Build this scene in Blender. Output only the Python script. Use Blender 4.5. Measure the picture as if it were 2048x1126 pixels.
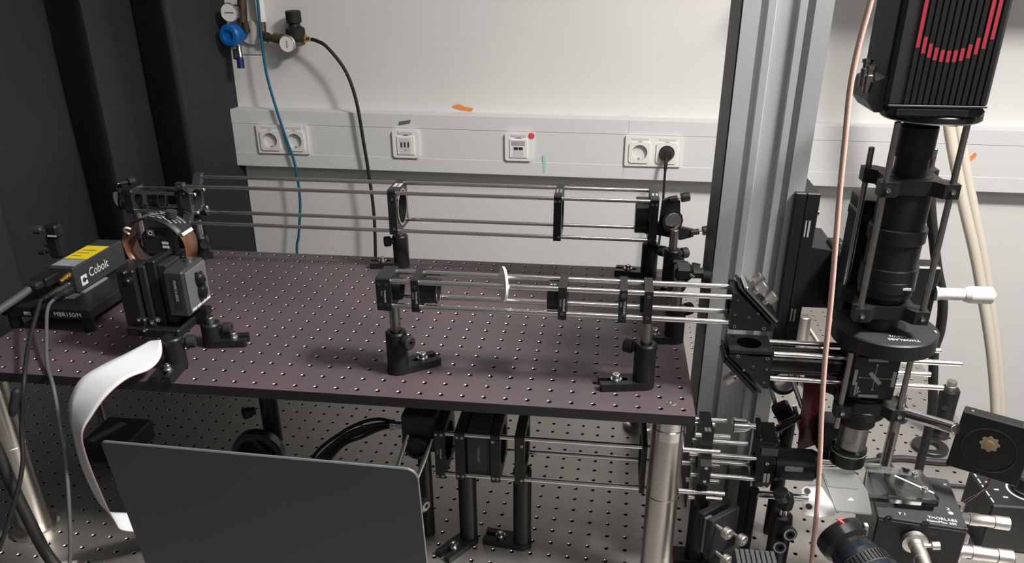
import bpy, bmesh, math, random
from mathutils import Vector, Matrix
random.seed(7)
S = 0.001                                     # the script thinks in millimetres
sc = bpy.context.scene
col = sc.collection
for o in list(bpy.data.objects): bpy.data.objects.remove(o)

# ------------------------------------------------------------------ camera
cam_d = bpy.data.cameras.new('camera'); cam = bpy.data.objects.new('camera', cam_d); col.objects.link(cam)
RIGHT = Vector((0.99209794, 0.12545024, -0.00197639))
DOWN = Vector((0.05137872, -0.42058854, -0.90579551))
FWD = Vector((-0.11446351, 0.89853632, -0.4237105))
m = Matrix((RIGHT, -DOWN, -FWD)).transposed().to_4x4()
m.translation = Vector((-93.8, -772.2, 459.0)) * S
cam.matrix_world = m
cam_d.sensor_width = 36.0; cam_d.lens = 1576.03 / 2048 * 36.0
cam_d.shift_y = (647.92 - 563) / 2048
cam_d.clip_start = 0.02; cam_d.clip_end = 50
sc.camera = cam

# ------------------------------------------------------------------ light and exposure
sc.view_settings.view_transform = 'Standard'; sc.view_settings.look = 'None'
sc.view_settings.gamma = 1; sc.view_settings.exposure = 0.0
sc.view_settings.use_curve_mapping = False
w = bpy.data.worlds.new('room_air'); sc.world = w; w.use_nodes = True
w.node_tree.nodes['Background'].inputs[0].default_value = (1.0, 0.97, 0.93, 1)
w.node_tree.nodes['Background'].inputs[1].default_value = 0.12
def area(name, loc, target, sx, sy, power, color=(1, 0.96, 0.9), spread=180):
    d = bpy.data.lights.new(name, 'AREA'); d.shape = 'RECTANGLE'; d.size = sx * S; d.size_y = sy * S
    d.energy = power; d.color = color; d.spread = math.radians(spread)
    o = bpy.data.objects.new(name, d); col.objects.link(o); o.location = Vector(loc) * S
    o.rotation_euler = (Vector(target) - Vector(loc)).to_track_quat('-Z', 'Y').to_euler()
    if loc[0] == target[0] and loc[1] == target[1]: o.rotation_euler = (0, 0, 0)
    return o
area('ceiling_lamp', (860, -290, 1440), (860, -290, 0), 300, 300, 68, (1, .97, .935))
area('ceiling_panel', (560, -100, 1600), (560, -100, 0), 1500, 480, 17, (1, .97, .935))
area('front_ceiling_lamp', (1100, -2000, 1500), (250, 0, 100), 1400, 600, 9, (1, .97, .935))

# ------------------------------------------------------------------ materials
def mat(name, color, rough=0.5, metal=0.0, spec=0.5, noise=None, bump=None, alpha=None, coat=0, trans=0, ior=1.45, stretch=(1, 1, 1)):
    mt = bpy.data.materials.new(name); mt.use_nodes = True
    nt = mt.node_tree; b = nt.nodes['Principled BSDF']
    b.inputs['Base Color'].default_value = (*color, 1); b.inputs['Roughness'].default_value = rough
    b.inputs['Metallic'].default_value = metal; b.inputs['Specular IOR Level'].default_value = spec
    b.inputs['Coat Weight'].default_value = coat; b.inputs['IOR'].default_value = ior
    if trans: b.inputs['Transmission Weight'].default_value = trans
    if alpha is not None: b.inputs['Alpha'].default_value = alpha
    tc = nt.nodes.new('ShaderNodeTexCoord'); mp = nt.nodes.new('ShaderNodeMapping')
    mp.inputs['Scale'].default_value = stretch; nt.links.new(tc.outputs['Object'], mp.inputs[0])
    if noise:                                  # (scale, second colour, low, high)
        n = nt.nodes.new('ShaderNodeTexNoise'); n.inputs['Scale'].default_value = noise[0]; n.inputs['Detail'].default_value = 5
        nt.links.new(mp.outputs[0], n.inputs['Vector'])
        r = nt.nodes.new('ShaderNodeValToRGB'); r.color_ramp.elements[0].color = (*color, 1); r.color_ramp.elements[1].color = (*noise[1], 1)
        r.color_ramp.elements[0].position = noise[2]; r.color_ramp.elements[1].position = noise[3]
        nt.links.new(n.outputs['Fac'], r.inputs[0]); nt.links.new(r.outputs[0], b.inputs['Base Color'])
    if bump:                                   # (scale, strength)
        n2 = nt.nodes.new('ShaderNodeTexNoise'); n2.inputs['Scale'].default_value = bump[0]; n2.inputs['Detail'].default_value = 3
        nt.links.new(mp.outputs[0], n2.inputs['Vector'])
        bm_ = nt.nodes.new('ShaderNodeBump'); bm_.inputs['Strength'].default_value = bump[1]; bm_.inputs['Distance'].default_value = 0.001
        nt.links.new(n2.outputs['Fac'], bm_.inputs['Height']); nt.links.new(bm_.outputs[0], b.inputs['Normal'])
    return mt
M = {}
M['wall'] = mat('wall_paint', (.76, .75, .73), .85, noise=(1.6, (.69, .68, .66), .35, .75), bump=(90, .12))
M['floor'] = mat('floor_vinyl', (.25, .25, .25), .5, noise=(3, (.2, .2, .2), .3, .7))
M['trunk'] = mat('trunking_plastic', (.70, .70, .69), .5)
M['white'] = mat('white_plastic', (.84, .83, .80), .35)
M['offwhite'] = mat('offwhite_plastic', (.66, .65, .62), .4)
M['socketdark'] = mat('dark_recess', (.02, .02, .02), .6)
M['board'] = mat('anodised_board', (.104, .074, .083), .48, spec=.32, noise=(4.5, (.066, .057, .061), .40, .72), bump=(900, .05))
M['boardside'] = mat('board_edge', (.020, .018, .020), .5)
M['holerim'] = mat('bare_hole_rim', (.31, .285, .28), .36, 1)
M['holedark'] = mat('hole_bore', (.012, .011, .011), .5)
M['table'] = mat('stainless_table', (.43, .41, .385), .42, .75, noise=(7, (.37, .355, .33), .35, .7), bump=(700, .06))
M['tablerim'] = mat('table_hole_rim', (.55, .53, .5), .25, 1)
M['black'] = mat('black_anodised', (.013, .013, .0135), .42, spec=.5, bump=(1500, .03))
M['blackmatte'] = mat('black_matte', (.018, .018, .019), .65)
M['blackgloss'] = mat('black_gloss', (.012, .012, .012), .22)
M['darkgrey'] = mat('dark_grey', (.034, .035, .037), .5)
M['grey'] = mat('grey_paint', (.13, .13, .13), .45)
M['rod'] = mat('polished_rod', (.88, .865, .84), .21, 1)
M['steel'] = mat('brushed_steel', (.62, .585, .54), .30, 1, bump=(400, .05), stretch=(1, 1, 12))
M['postgrey'] = mat('grey_steel_post', (.42, .41, .39), .34, 1)
M['chrome'] = mat('screw_steel', (.80, .79, .77), .2, 1)
M['knob'] = mat('knurled_nickel', (.58, .56, .53), .36, 1, bump=(1800, .5))
M['alu'] = mat('column_aluminium', (.60, .615, .63), .42, .45, noise=(2.5, (.53, .545, .56), .3, .7), stretch=(6, 6, .4))
M['brass'] = mat('brass', (.72, .48, .16), .28, 1)
M['copper'] = mat('copper_film', (.17, .075, .042), .35, .25)
M['gold'] = mat('gold_film', (.55, .38, .16), .4, .4)
M['green'] = mat('green_board', (.01, .16, .07), .5)
M['greendot'] = mat('green_sticker', (.0, .42, .06), .5)
M['ribbon'] = mat('ribbon_white', (.70, .735, .75), .5)
M['ribbonedge'] = mat('ribbon_edge', (.45, .25, .25), .5)
M['print'] = mat('white_print', (.72, .71, .69), .6)
M['printgrey'] = mat('grey_print', (.38, .39, .39), .6)
M['darkprint'] = mat('dark_print', (.05, .05, .05), .6)
M['yellow'] = mat('yellow_label', (.78, .60, .02), .5)
M['greylabel'] = mat('grey_label', (.26, .26, .26), .5)
M['curtain'] = mat('curtain_cloth', (.042, .045, .050), .95, spec=.15, noise=(2.2, (.031, .034, .038), .3, .7), bump=(700, .3))
M['laptop'] = mat('laptop_lid', (.102, .116, .124), .5, noise=(3, (.09, .103, .11), .3, .7))
M['laptopedge'] = mat('laptop_edge', (.24, .25, .26), .4, .4)
M['blue'] = mat('blue_plastic', (.005, .13, .42), .4)
M['darkblue'] = mat('dark_blue_plastic', (.01, .02, .13), .4)
M['bluehose'] = mat('blue_hose', (.01, .12, .22), .4)
M['rubber'] = mat('black_rubber', (.014, .014, .014), .6)
M['greyrubber'] = mat('grey_cable_sheath', (.10, .10, .10), .5)
M['orange'] = mat('orange_fibre_jacket', (.70, .46, .385), .5, bump=(900, .25))
M['orangetape'] = mat('orange_tape', (.85, .27, .06), .6)
M['greytape'] = mat('grey_tape', (.14, .145, .15), .6)
M['red'] = mat('red_sticker', (.75, .08, .08), .5)
M['redprint'] = mat('red_fin_paint', (.43, .032, .055), .5)
M['teal'] = mat('teal_smear', (.45, .68, .60), .7)
M['beige'] = mat('beige_conduit', (.66, .60, .50), .5)
M['pipe'] = mat('old_brass_pipe', (.16, .12, .085), .45, .7, noise=(40, (.10, .08, .06), .3, .7))
M['card'] = mat('white_card', (.88, .88, .87), .6)
M['disc'] = mat('frosted_disc', (.9, .9, .9), .5)
M['acrylic'] = mat('clear_acrylic', (.90, .92, .92), .05, trans=1, ior=1.4)
M['glass'] = mat('frosted_glass', (.78, .80, .79), .28, trans=.9, ior=1.35)
M['redpanel'] = mat('red_acrylic', (.10, .006, .016), .2, alpha=.93)
M['gauge'] = mat('gauge_face', (.82, .81, .78), .4)
M['mirror'] = mat('mirror_glass', (.34, .33, .33), .08, 1)
M['greenring'] = mat('green_ring', (.10, .30, .07), .4)
M['finblock'] = mat('fin_block_grey', (.06, .062, .064), .5)
M['led'] = mat('led_plate', (.42, .36, .25), .45)
M['bluelens'] = mat('blue_black_barrel', (.010, .014, .020), .3)

# ------------------------------------------------------------------ mesh builder
X_, Y_, Z_ = Vector((1, 0, 0)), Vector((0, 1, 0)), Vector((0, 0, 1))
def frame(d):
    d = Vector(d).normalized()
    a = Vector((0, 0, 1)) if abs(d.z) < .9 else Vector((1, 0, 0))
    u = d.cross(a).normalized(); v = u.cross(d).normalized()
    return u, v, d
class B:
    def __init__(s): s.v = []; s.f = []; s.mi = []; s.sm = []
    def add(s, vs, fs, mi=0, smooth=False):
        n = len(s.v); s.v += [Vector(p) for p in vs]
        for f in fs: s.f.append(tuple(n + i for i in f)); s.mi.append(mi); s.sm.append(smooth)
        return s
    def box(s, x0, y0, z0, x1, y1, z1, mi=0, bev=0.0, R=None, c=None):
        """box; bev chamfers the edges; R (3x3) turns it about c (default its centre)"""
        b = bmesh.new(); bmesh.ops.create_cube(b, size=1)
        cx, cy, cz = (x0+x1)/2, (y0+y1)/2, (z0+z1)/2
        for v in b.verts: v.co = Vector((v.co.x*abs(x1-x0), v.co.y*abs(y1-y0), v.co.z*abs(z1-z0)))
        if bev: bmesh.ops.bevel(b, geom=list(b.edges), offset=bev, segments=1, affect='EDGES')
        b.verts.index_update()
        C0 = Vector((cx, cy, cz)); piv = Vector(c) if c else C0
        vs = [v.co + C0 for v in b.verts]
        if R: vs = [piv + R @ (p - piv) for p in vs]
        s.add(vs, [[v.index for v in f.verts] for f in b.faces], mi); b.free(); return s
    def obox(s, c, ux, uy, uz, sx, sy, sz, mi=0, bev=0.0):
        """oriented box around c with axes ux, uy, uz"""
        R = Matrix((Vector(ux).normalized(), Vector(uy).normalized(), Vector(uz).normalized())).transposed()
        c = Vector(c)
        return s.box(c.x-sx/2, c.y-sy/2, c.z-sz/2, c.x+sx/2, c.y+sy/2, c.z+sz/2, mi, bev, R)
    def cyl(s, p0, p1, r, r1=None, n=20, mi=0, caps=True):
        p0, p1 = Vector(p0), Vector(p1); r1 = r if r1 is None else r1
        return s.lathe(p0, p1 - p0, [(r, 0), (r1, (p1-p0).length)], n, mi, caps)
    def lathe(s, p0, d, prof, n=24, mi=0, caps=True):
        """prof = [(radius, height)] along d from p0; mi may be a list per band"""
        u, v, d = frame(d); p0 = Vector(p0)
        vs = []
        for (r, h) in prof:
            for i in range(n):
                a = 2*math.pi*i/n
                vs.append(p0 + d*h + (u*math.cos(a) + v*math.sin(a))*r)
        for k in range(len(prof)-1):
            fs = [(k*n+i, k*n+(i+1) % n, (k+1)*n+(i+1) % n, (k+1)*n+i) for i in range(n)]
            kk = mi[k] if isinstance(mi, (list, tuple)) else mi
            s._band(vs, fs, kk, n, k)
        m0 = mi[0] if isinstance(mi, (list, tuple)) else mi; m1 = mi[-1] if isinstance(mi, (list, tuple)) else mi
        if caps:
            if prof[0][0] > 0: s.add(vs[:n], [tuple(range(n))[::-1]], m0)
            if prof[-1][0] > 0: s.add(vs[-n:], [tuple(range(n))], m1)
        return s
    def _band(s, vs, fs, mi, n, k):
        sub = vs[k*n:(k+2)*n]; s.add(sub, [tuple(i-k*n for i in f) for f in fs], mi, True)
    def tube(s, pts, r, n=10, mi=0, sub=6, caps=True):
        P = [Vector(p) for p in pts]
        if sub > 1 and len(P) > 2:
            Q = []
            for i in range(len(P)-1):
                a = P[max(i-1, 0)]; b = P[i]; c = P[i+1]; d = P[min(i+2, len(P)-1)]
                for k in range(sub):
                    t = k/sub
                    Q.append(.5*((2*b)+(c-a)*t+(2*a-5*b+4*c-d)*t*t+(3*b-a-3*c+d)*t**3))
            Q.append(P[-1]); P = Q
        vs = []; u = None
        for i, p in enumerate(P):
            d = (P[min(i+1, len(P)-1)] - P[max(i-1, 0)]).normalized()
            if u is None: u = frame(d)[0]
            u = (u - d*u.dot(d)).normalized(); v = d.cross(u)
            rr = r[min(i*len(r)//len(P), len(r)-1)] if isinstance(r, (list, tuple)) else r
            for k in range(n):
                a = 2*math.pi*k/n; vs.append(p + (u*math.cos(a)+v*math.sin(a))*rr)
        fs = [(i*n+k, i*n+(k+1) % n, (i+1)*n+(k+1) % n, (i+1)*n+k) for i in range(len(P)-1) for k in range(n)]
        s.add(vs, fs, mi, True)
        if caps: s.add(vs[:n], [tuple(range(n))[::-1]], mi); s.add(vs[-n:], [tuple(range(n))], mi)
        return s
    def prism(s, poly, o, ux, uy, t, mi=0):
        """poly = [(a, b)] in axes ux, uy at o, extruded t along ux x uy"""
        o, ux, uy = Vector(o), Vector(ux).normalized(), Vector(uy).normalized(); n = ux.cross(uy)
        a = [o + ux*p[0] + uy*p[1] for p in poly]; k = len(poly)
        vs = a + [p + n*t for p in a]
        s.add(vs, [tuple(range(k))[::-1], tuple(range(k, 2*k))] + [(i, (i+1) % k, k+(i+1) % k, k+i) for i in range(k)], mi)
        return s
    def holed(s, c, ux, uy, outer, rh, t, mi=0, n=40, lip=0):
        """plate with outline outer [(a, b)] (star shaped round c) and a round hole of radius rh, t thick along ux x uy (centred)"""
        c, ux, uy = Vector(c), Vector(ux).normalized(), Vector(uy).normalized(); nn = ux.cross(uy)
        angs = sorted(set([round(2*math.pi*i/n, 6) for i in range(n)] + [round(math.atan2(p[1], p[0]) % (2*math.pi), 6) for p in outer]))
        def reach(a):
            dx, dy = math.cos(a), math.sin(a); best = None
            for i in range(len(outer)):
                (x1, y1), (x2, y2) = outer[i], outer[(i+1) % len(outer)]
                ex, ey = x2-x1, y2-y1; den = dx*ey - dy*ex
                if abs(den) < 1e-9: continue
                tt = (x1*ey - y1*ex)/den; uu = (x1*dy - y1*dx)/den
                if tt > 0 and -1e-5 <= uu <= 1+1e-5 and (best is None or tt > best): best = tt
            return best or 1
        k = len(angs); vs = []
        for z in (-t/2, t/2):
            for a in angs:
                R_ = reach(a); vs.append(c + (ux*math.cos(a)+uy*math.sin(a))*R_ + nn*z)
            for a in angs: vs.append(c + (ux*math.cos(a)+uy*math.sin(a))*rh + nn*z)
        fs = []
        for i in range(k):
            j = (i+1) % k
            fs += [(i, k+i, k+j, j), (2*k+i, 2*k+j, 3*k+j, 3*k+i), (i, j, 2*k+j, 2*k+i)]
        s.add(vs, fs, mi)
        s.add(vs, [(k+i, 3*k+i, 3*k+(i+1) % k, k+(i+1) % k) for i in range(k)], mi, True)
        return s
    def build(s, name, mats, parent=None, loc=(0, 0, 0)):
        """links everything as ONE mesh object; loc is the thing's base in mm"""
        if parent is not None:
            L = Vector(parent['_base']) if '_base' in parent else Vector(loc)
        else: L = Vector(loc)
        me = bpy.data.meshes.new(name)
        me.from_pydata([tuple((p - L)*S) for p in s.v], [], s.f)
        if not isinstance(mats, (list, tuple)): mats = [mats]
        for mm in mats: me.materials.append(M[mm])
        me.polygons.foreach_set('material_index', s.mi); me.polygons.foreach_set('use_smooth', s.sm)
        me.update()
        o = bpy.data.objects.new(name, me); col.objects.link(o)
        if parent is not None: o.parent = parent; o['_base'] = tuple(L)
        else: o.location = L*S; o['_base'] = tuple(L)
        return o
def tag(o, label, cat, group=None):
    o['label'] = label; o['category'] = cat
    if group: o['group'] = group
    return o
def thing(name, loc, label, cat, group=None):
    o = bpy.data.objects.new(name, None); o.empty_display_size = .01; col.objects.link(o)
    o.location = Vector(loc)*S; o['_base'] = tuple(loc)
    return tag(o, label, cat, group)
def structure(o): o['kind'] = 'structure'; return o
def copy_tree(o, parent=None):
    c = o.copy(); col.objects.link(c)
    if parent is not None: c.parent = parent
    for ch in [k for k in col.objects if k.parent == o]: copy_tree(ch, c)
    return c
def lettering(s, size, o, ux, uy, parent, m_='print', name='lettering', align='LEFT', sx=1.0, bold=0.0):
    """flat raised print: text s, cap height size mm, origin o, reading along ux, up along uy"""
    cu = bpy.data.curves.new(name, 'FONT'); cu.body = s; cu.size = 1; cu.align_x = align; cu.extrude = 0.0; cu.offset = bold; cu.resolution_u = 2
    t = bpy.data.objects.new(name, cu); col.objects.link(t)
    bpy.context.view_layer.update()
    me = bpy.data.meshes.new_from_object(t.evaluated_get(bpy.context.evaluated_depsgraph_get()))
    bpy.data.objects.remove(t); bpy.data.curves.remove(cu)
    ux, uy = Vector(ux).normalized(), Vector(uy).normalized(); n = ux.cross(uy); L = Vector(parent['_base'])
    k = size/0.7
    for v in me.vertices:
        v.co = (Vector(o) + ux*v.co.x*k*sx + uy*v.co.y*k + n*.15 - L)*S
    me.materials.clear(); me.materials.append(M[m_]); me.name = name
    ob = bpy.data.objects.new(name, me); col.objects.link(ob); ob.parent = parent; ob['_base'] = tuple(L)
    return ob
def rect(w, h, ch=0): 
    if not ch: return [(-w/2, -h/2), (w/2, -h/2), (w/2, h/2), (-w/2, h/2)]
    return [(-w/2+ch, -h/2), (w/2-ch, -h/2), (w/2, -h/2+ch), (w/2, h/2-ch), (w/2-ch, h/2), (-w/2+ch, h/2), (-w/2, h/2-ch), (-w/2, -h/2+ch)]
def rot(axis, deg): return Matrix.Rotation(math.radians(deg), 3, axis)
# ------------------------------------------------------------------ setting
structure(B().box(-3200, 1390, -1150, 2600, 1450, 1700).build('wall_back', 'wall'))
structure(B().box(-3200, -2600, -1200, 2600, 1450, -1150).build('floor', 'floor'))
# cable trunking along the wall, hung a hair out of level as in the photograph
tr = structure(B().box(-1500, 1341, -86, 1900, 1389.9, 71).build('trim_1', 'trunk', loc=(-480, 1340, 0)))
TL = Vector((-480, 1340, 0))
def trunk_piece(x0, x1, z0, z1, out):
    o = B().box(x0, 1341-out, z0, x1, 1342, z1, bev=.8).build('cover_panel', 'trunk', tr); return o
trunk_piece(-1500, -54, 33.2, 71, 1.6); trunk_piece(-53, 1900, 33.2, 71, 1.6)
trunk_piece(-1500, 1900, -47, 32.2, .4)
trunk_piece(-1500, -62, -86, -47.6, 1.6); trunk_piece(-61, 1900, -86, -47.6, 1.6)
tr.rotation_euler = (0, .0055, 0)
def on_wall(name, pts, y, m_, label, cat, t=.4, group=None):
    b = B().prism(pts, (0, y, 0), (1, 0, 0), (0, 0, 1), t)
    return tag(b.build(name, m_, loc=(pts[0][0], y, pts[0][1])), label, cat, group)
on_wall('tape_piece', [(-672, 42), (-640, 48), (-637, 57), (-669, 52)], 1337.8, 'greytape', 'small piece of dark grey tape above the three-slot wall outlet', 'tape')
on_wall('tape_piece', [(-533, 83), (-505, 76), (-478, 74), (-474, 82), (-500, 86), (-512, 92), (-530, 88)], 1389, 'orangetape', 'torn orange tape scrap on the wall just above the trunking', 'tape')
on_wall('tape_piece', [(800, -24), (806, -28), (808, -16), (819, 0), (814, 8), (803, -4), (797, -8)], 1337.8, 'orangetape', 'bent orange tape scrap on the trunking right of the pale pipes', 'tape')
on_wall('paint_smear', [(-279, -30), (-272, -27), (-268, -50), (-270, -74), (-275, -78), (-277, -55)], 1338.2, 'teal', 'pale turquoise smear on the trunking under the red-dotted outlet', 'paint smear')
for x, z, q in ((-210, 68, 'left of the panel joint'), (-64, 70, 'above the right double socket'), (-586, 72, 'left of the orange tape scrap')):
    on_wall('plaster_chip', [(x-9, z-2), (x, z-4), (x+10, z-1), (x+6, z+3), (x-5, z+3)], 1389.2, 'offwhite', 'small chipped paint spot on the wall edge ' + q, 'paint chip')

# wall outlets
def outlet_frame(t, cx, cz, wd, h):
    B().holed((cx, 1335, cz), (1, 0, 0), (0, 0, 1), rect(wd, h, 4), 24, 9).build('frame', 'white', t) if wd < 100 else None
    return t
def socket_insert(t, cx, cz, plug=False):
    ins = B().holed((cx, 1330.2, cz), (1, 0, 0), (0, 0, 1), rect(55, 55, 5), 20.5, 5).build('insert', 'white', t)
    B().lathe((cx, 1330, cz), (0, 1, 0), [(20.5, -2), (19, 15), (0, 15)], 32, caps=False).build('recess', 'offwhite', ins)
    for sx in (-9.5, 9.5):
        B().cyl((cx+sx, 1344.6, cz+2), (cx+sx, 1345.2, cz+2), 2.6, n=12).build('pin_hole', 'socketdark', ins)
    for sz in (-1, 1):
        B().box(cx-2.2, 1333, cz+sz*17-1.5, cx+2.2, 1344, cz+sz*17+1.5).build('earth_clip', 'knob', ins)
def double_socket(cx, cz, label):
    t = thing('double_socket', (cx, 1340, cz), label, 'socket', 'white double wall sockets')
    fr = B()
    for k in (-1, 1): fr.holed((cx+k*35.4, 1336, cz), (1, 0, 0), (0, 0, 1), [(-35.4, -39.5), (35.4, -39.5), (35.4, 39.5), (-35.4, 39.5)], 26, 8)
    fr.box(cx-73.5, 1332, cz-39, cx-70.6, 1340, cz+39).box(cx+70.6, 1332, cz-39, cx+73.5, 1340, cz+39)
    fr.build('frame', 'white', t)
    for k in (-1, 1):
        socket_insert(t, cx+k*35.4, cz-3)
        B().box(cx+k*35.4-22, 1331, cz+28, cx+k*35.4+22, 1332.6, cz+35, bev=.4).build('label_window', 'offwhite', t)
    return t
double_socket(-1004, -3.5, 'white double wall socket behind the thin blue hose, both outlets empty')
double_socket(14, -10.5, 'white double wall socket with one black plug in its right outlet')
def data_outlet(cx, cz, label, slots):
    t = thing('data_outlet', (cx, 1340, cz), label, 'outlet')
    B().holed((cx, 1335.5, cz), (1, 0, 0), (0, 0, 1), rect(74, 76, 5), 25, 9).build('frame', 'white', t)
    B().box(cx-20, 1329, cz+27, cx+20, 1331.2, cz+34, bev=.4).build('label_window', 'offwhite', t)
    fc = B().box(cx-25, 1327.5, cz-30, cx+25, 1337, cz+22, bev=2).build('face_plate', 'white', t)
    if slots == 3:
        B().box(cx-16, 1326.4, cz+6, cx+14, 1327.8, cz+17, bev=.5).build('shutter', 'offwhite', fc)
        B().box(cx-16, 1327, cz-26, cx+14, 1327.7, cz+5).build('recess', 'offwhite', fc)
        for k in range(3): B().box(cx-13+k*9.5, 1326, cz-8, cx-9+k*9.5, 1327.6, cz+5).build('port', 'socketdark', fc)
        B().cyl((cx, 1326.5, cz-16), (cx, 1327.6, cz-16), 2, n=10).build('screw', 'knob', fc)
    else:
        B().box(cx-18, 1326, cz+5, cx+18, 1327.8, cz+17, bev=.5).build('label_strip', 'printgrey', fc)
        B().box(cx-14, 1327, cz-24, cx+14, 1327.7, cz+2).build('recess', 'offwhite', fc)
        for k in range(2): B().box(cx-12+k*13, 1326, cz-7, cx-1+k*13, 1327.6, cz).build('port', 'socketdark', fc)
    return t
data_outlet(-653, -7, 'white square wall outlet with three dark slots under the grey tape', 3)
data_outlet(-343, -7, 'white square wall outlet with two ports and a red dot', 2)
tag(B().lathe((-309, 1330.8, 23), (0, -1, 0), [(8.5, 0), (8.5, .6)], 16).build('round_sticker', 'red', loc=(-309, 1330, 23)), 'round red sticker on the corner of the two-port outlet', 'sticker')
p = thing('power_plug', (49, 1330, -13), 'black mains plug in the right wall socket with its cable hanging down', 'plug')
B().lathe((49.4, 1340, -13.5), (0, -1, 0), [(18, 0), (19, 8), (18, 22), (13, 34), (0, 35)], 24).build('plug_body', 'rubber', p)
B().tube([(49, 1312, -16), (48, 1300, -30), (47, 1297, -60), (48, 1299, -130), (47, 1299, -240), (41, 1290, -301), (36, 1280, -420), (30, 1270, -1146)], [4.5, 3.2, 3.2, 3.2], 10).build('cable', 'rubber', p)

# curtain
P = [(-1500, -1800), (-1560, -1200), (-1490, -600), (-1540, 0), (-1420, 420), (-1330, 640), (-1395, 700), (-1357, 950), (-1345, 965), (-1234, 890), (-1228, 905), (-1261, 1130), (-1250, 1140), (-1128, 1062), (-1150, 1150), (-1146, 1270), (-1144, 1376)]
Q = []
for i in range(len(P)-1):
    a, b, c, d = (Vector((*P[max(i-1, 0)], 0)), Vector((*P[i], 0)), Vector((*P[i+1], 0)), Vector((*P[min(i+2, len(P)-1)], 0)))
    for k in range(5):
        t = k/5
        cr = .5*((2*b)+(c-a)*t+(2*a-5*b+4*c-d)*t*t+(3*b-a-3*c+d)*t**3)
        Q.append(cr.lerp(b.lerp(c, t), .35))
Q.append(Vector((*P[-1], 0)))
b = B(); rows = 14; vs = []
for r in range(rows+1):
    z = -1130 + r*(2500/rows); g = 1 + .10*math.sin(r*.9)
    for i, q_ in enumerate(Q):
        vs.append((q_.x + 6*math.sin(i*.35+r*.5), q_.y + 7*math.sin(i*.22+r*.35), z))
n = len(Q)
b.add(vs, [(r*n+i, r*n+i+1, (r+1)*n+i+1, (r+1)*n+i) for r in range(rows) for i in range(n-1)], 0, True)
cu = b.build('curtain', 'curtain', loc=(-1250, 900, -1130))
md = cu.modifiers.new('thickness', 'SOLIDIFY'); md.thickness = .003
tag(cu, 'dark grey blackout curtain hanging in wide folds beside the wall', 'curtain')

# wall gas fittings
t = thing('gas_valve', (-1085, 1340, 270), 'blue-handled gas valve with round gauge at the curtain edge', 'valve')
B().box(-1112, 1385, 215, -1046, 1390, 302).build('back_plate', 'offwhite', t)
B().cyl((-1074, 1372, 272), (-1074, 1386, 272), 30, n=28).build('flange', 'offwhite', t)
g = B().lathe((-1096, 1325, 326), (0, -1, 0), [(23, 0), (24, 14), (22, 17), (21, 15), (0, 15)], 28, [0, 0, 0, 1]).build('gauge', ['chrome', 'gauge'], t)
B().box(-1108, 1308.6, 325, -1084, 1309.6, 326.6).build('needle', 'socketdark', g)
B().lathe((-1096, 1370, 270), (-.1, -1, 0), [(16, 0), (16, 30), (22, 32), (29, 42), (29, 66), (24, 72), (15, 73), (13, 66), (0, 66)], 24).build('hand_wheel', 'blue', t)
B().cyl((-1076, 1352, 360), (-1082, 1352, 300), 12).cyl((-1080, 1355, 305), (-1078, 1362, 275), 9).build('pipe', 'pipe', t)
B().tube([(-1088, 1335, 250), (-1090, 1325, 238), (-1086, 1318, 215), (-1084, 1312, 205)], 7).build('outlet_pipe', 'chrome', t)
B().cyl((-1085, 1312, 214), (-1084, 1308, 188), 9.5, n=14).build('tap_cap', 'darkblue', t)
B().cyl((-1102, 1330, 232), (-1098, 1318, 212), 8, n=14).build('tap_cap', 'darkgrey', t)
t = thing('pressure_regulator', (-960, 1345, 255), 'black-knobbed pressure regulator with gauge on a brass pipe, middle of wall', 'regulator')
B().tube([(-1037, 1368, 470), (-1036, 1368, 300), (-1034, 1360, 264), (-1010, 1350, 261), (-952, 1348, 258)], 9.5, 14).build('pipe', 'pipe', t)
B().cyl((-1037, 1370, 300), (-1039, 1371, 480), 12.5, n=16).build('pipe_sleeve', 'white', t)
B().cyl((-1000, 1349, 261), (-976, 1348, 259), 13.5, n=8).cyl((-1034, 1359, 265), (-1016, 1352, 262), 13, n=8).build('pipe_nut', 'pipe', t)
B().lathe((-937, 1346, 262), (0, -.06, 1), [(21, -12), (25, 0), (25, 24), (16, 30), (14, 36), (20, 40), (20, 66), (17, 68)], 24).build('adjust_knob', 'rubber', t)
B().lathe((-937, 1346, 262), (0, 0, -1), [(22, 0), (22, 16), (12, 20)], 20).build('body', 'pipe', t)
g = B().lathe((-953, 1330, 250), (0, -1, 0), [(21, 0), (22.5, 10), (20, 13), (19.5, 11), (0, 11)], 28, [0, 0, 0, 1]).build('gauge', ['knob', 'gauge'], t)
B().box(-954, 1317.8, 240, -952.6, 1318.6, 258).build('needle', 'socketdark', g)
B().cyl((-925, 1344, 262), (-908, 1340, 261), 11, n=6).build('brass_nut', 'brass', t)
B().cyl((-908, 1340, 261), (-886, 1320, 262), 6, n=12).build('hose_fitting', 'knob', t)
tag(B().tube([(-886, 1320, 262), (-868, 1314, 258), (-841, 1310, 243), (-799, 1310, 187), (-776, 1310, 111), (-764, 1310, -8), (-757, 1310, -90), (-751.6, 1310, -205), (-754.4, 1300, -336), (-760, 1270, -520), (-760, 1260, -1145)], 4.6).build('black_hose', 'rubber', loc=(-886, 1320, 262)),
    'black hose arcing from the wall regulator down behind the trunking front', 'hose')
tag(B().tube([(-1024, 1335, 480), (-1023.3, 1330, 356), (-1024.7, 1326, 271), (-1021, 1322, 170), (-1003.4, 1320, 72), (-985.3, 1320, -9), (-971.5, 1320, -71), (-969, 1320, -172), (-984.8, 1318, -277), (-997, 1318, -339), (-1003, 1318, -600), (-1005, 1318, -1145)], 3.7).build('blue_hose', 'bluehose', loc=(-1024, 1335, 480)),
    'thin blue hose hanging down the wall across the left double socket', 'hose')
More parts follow.
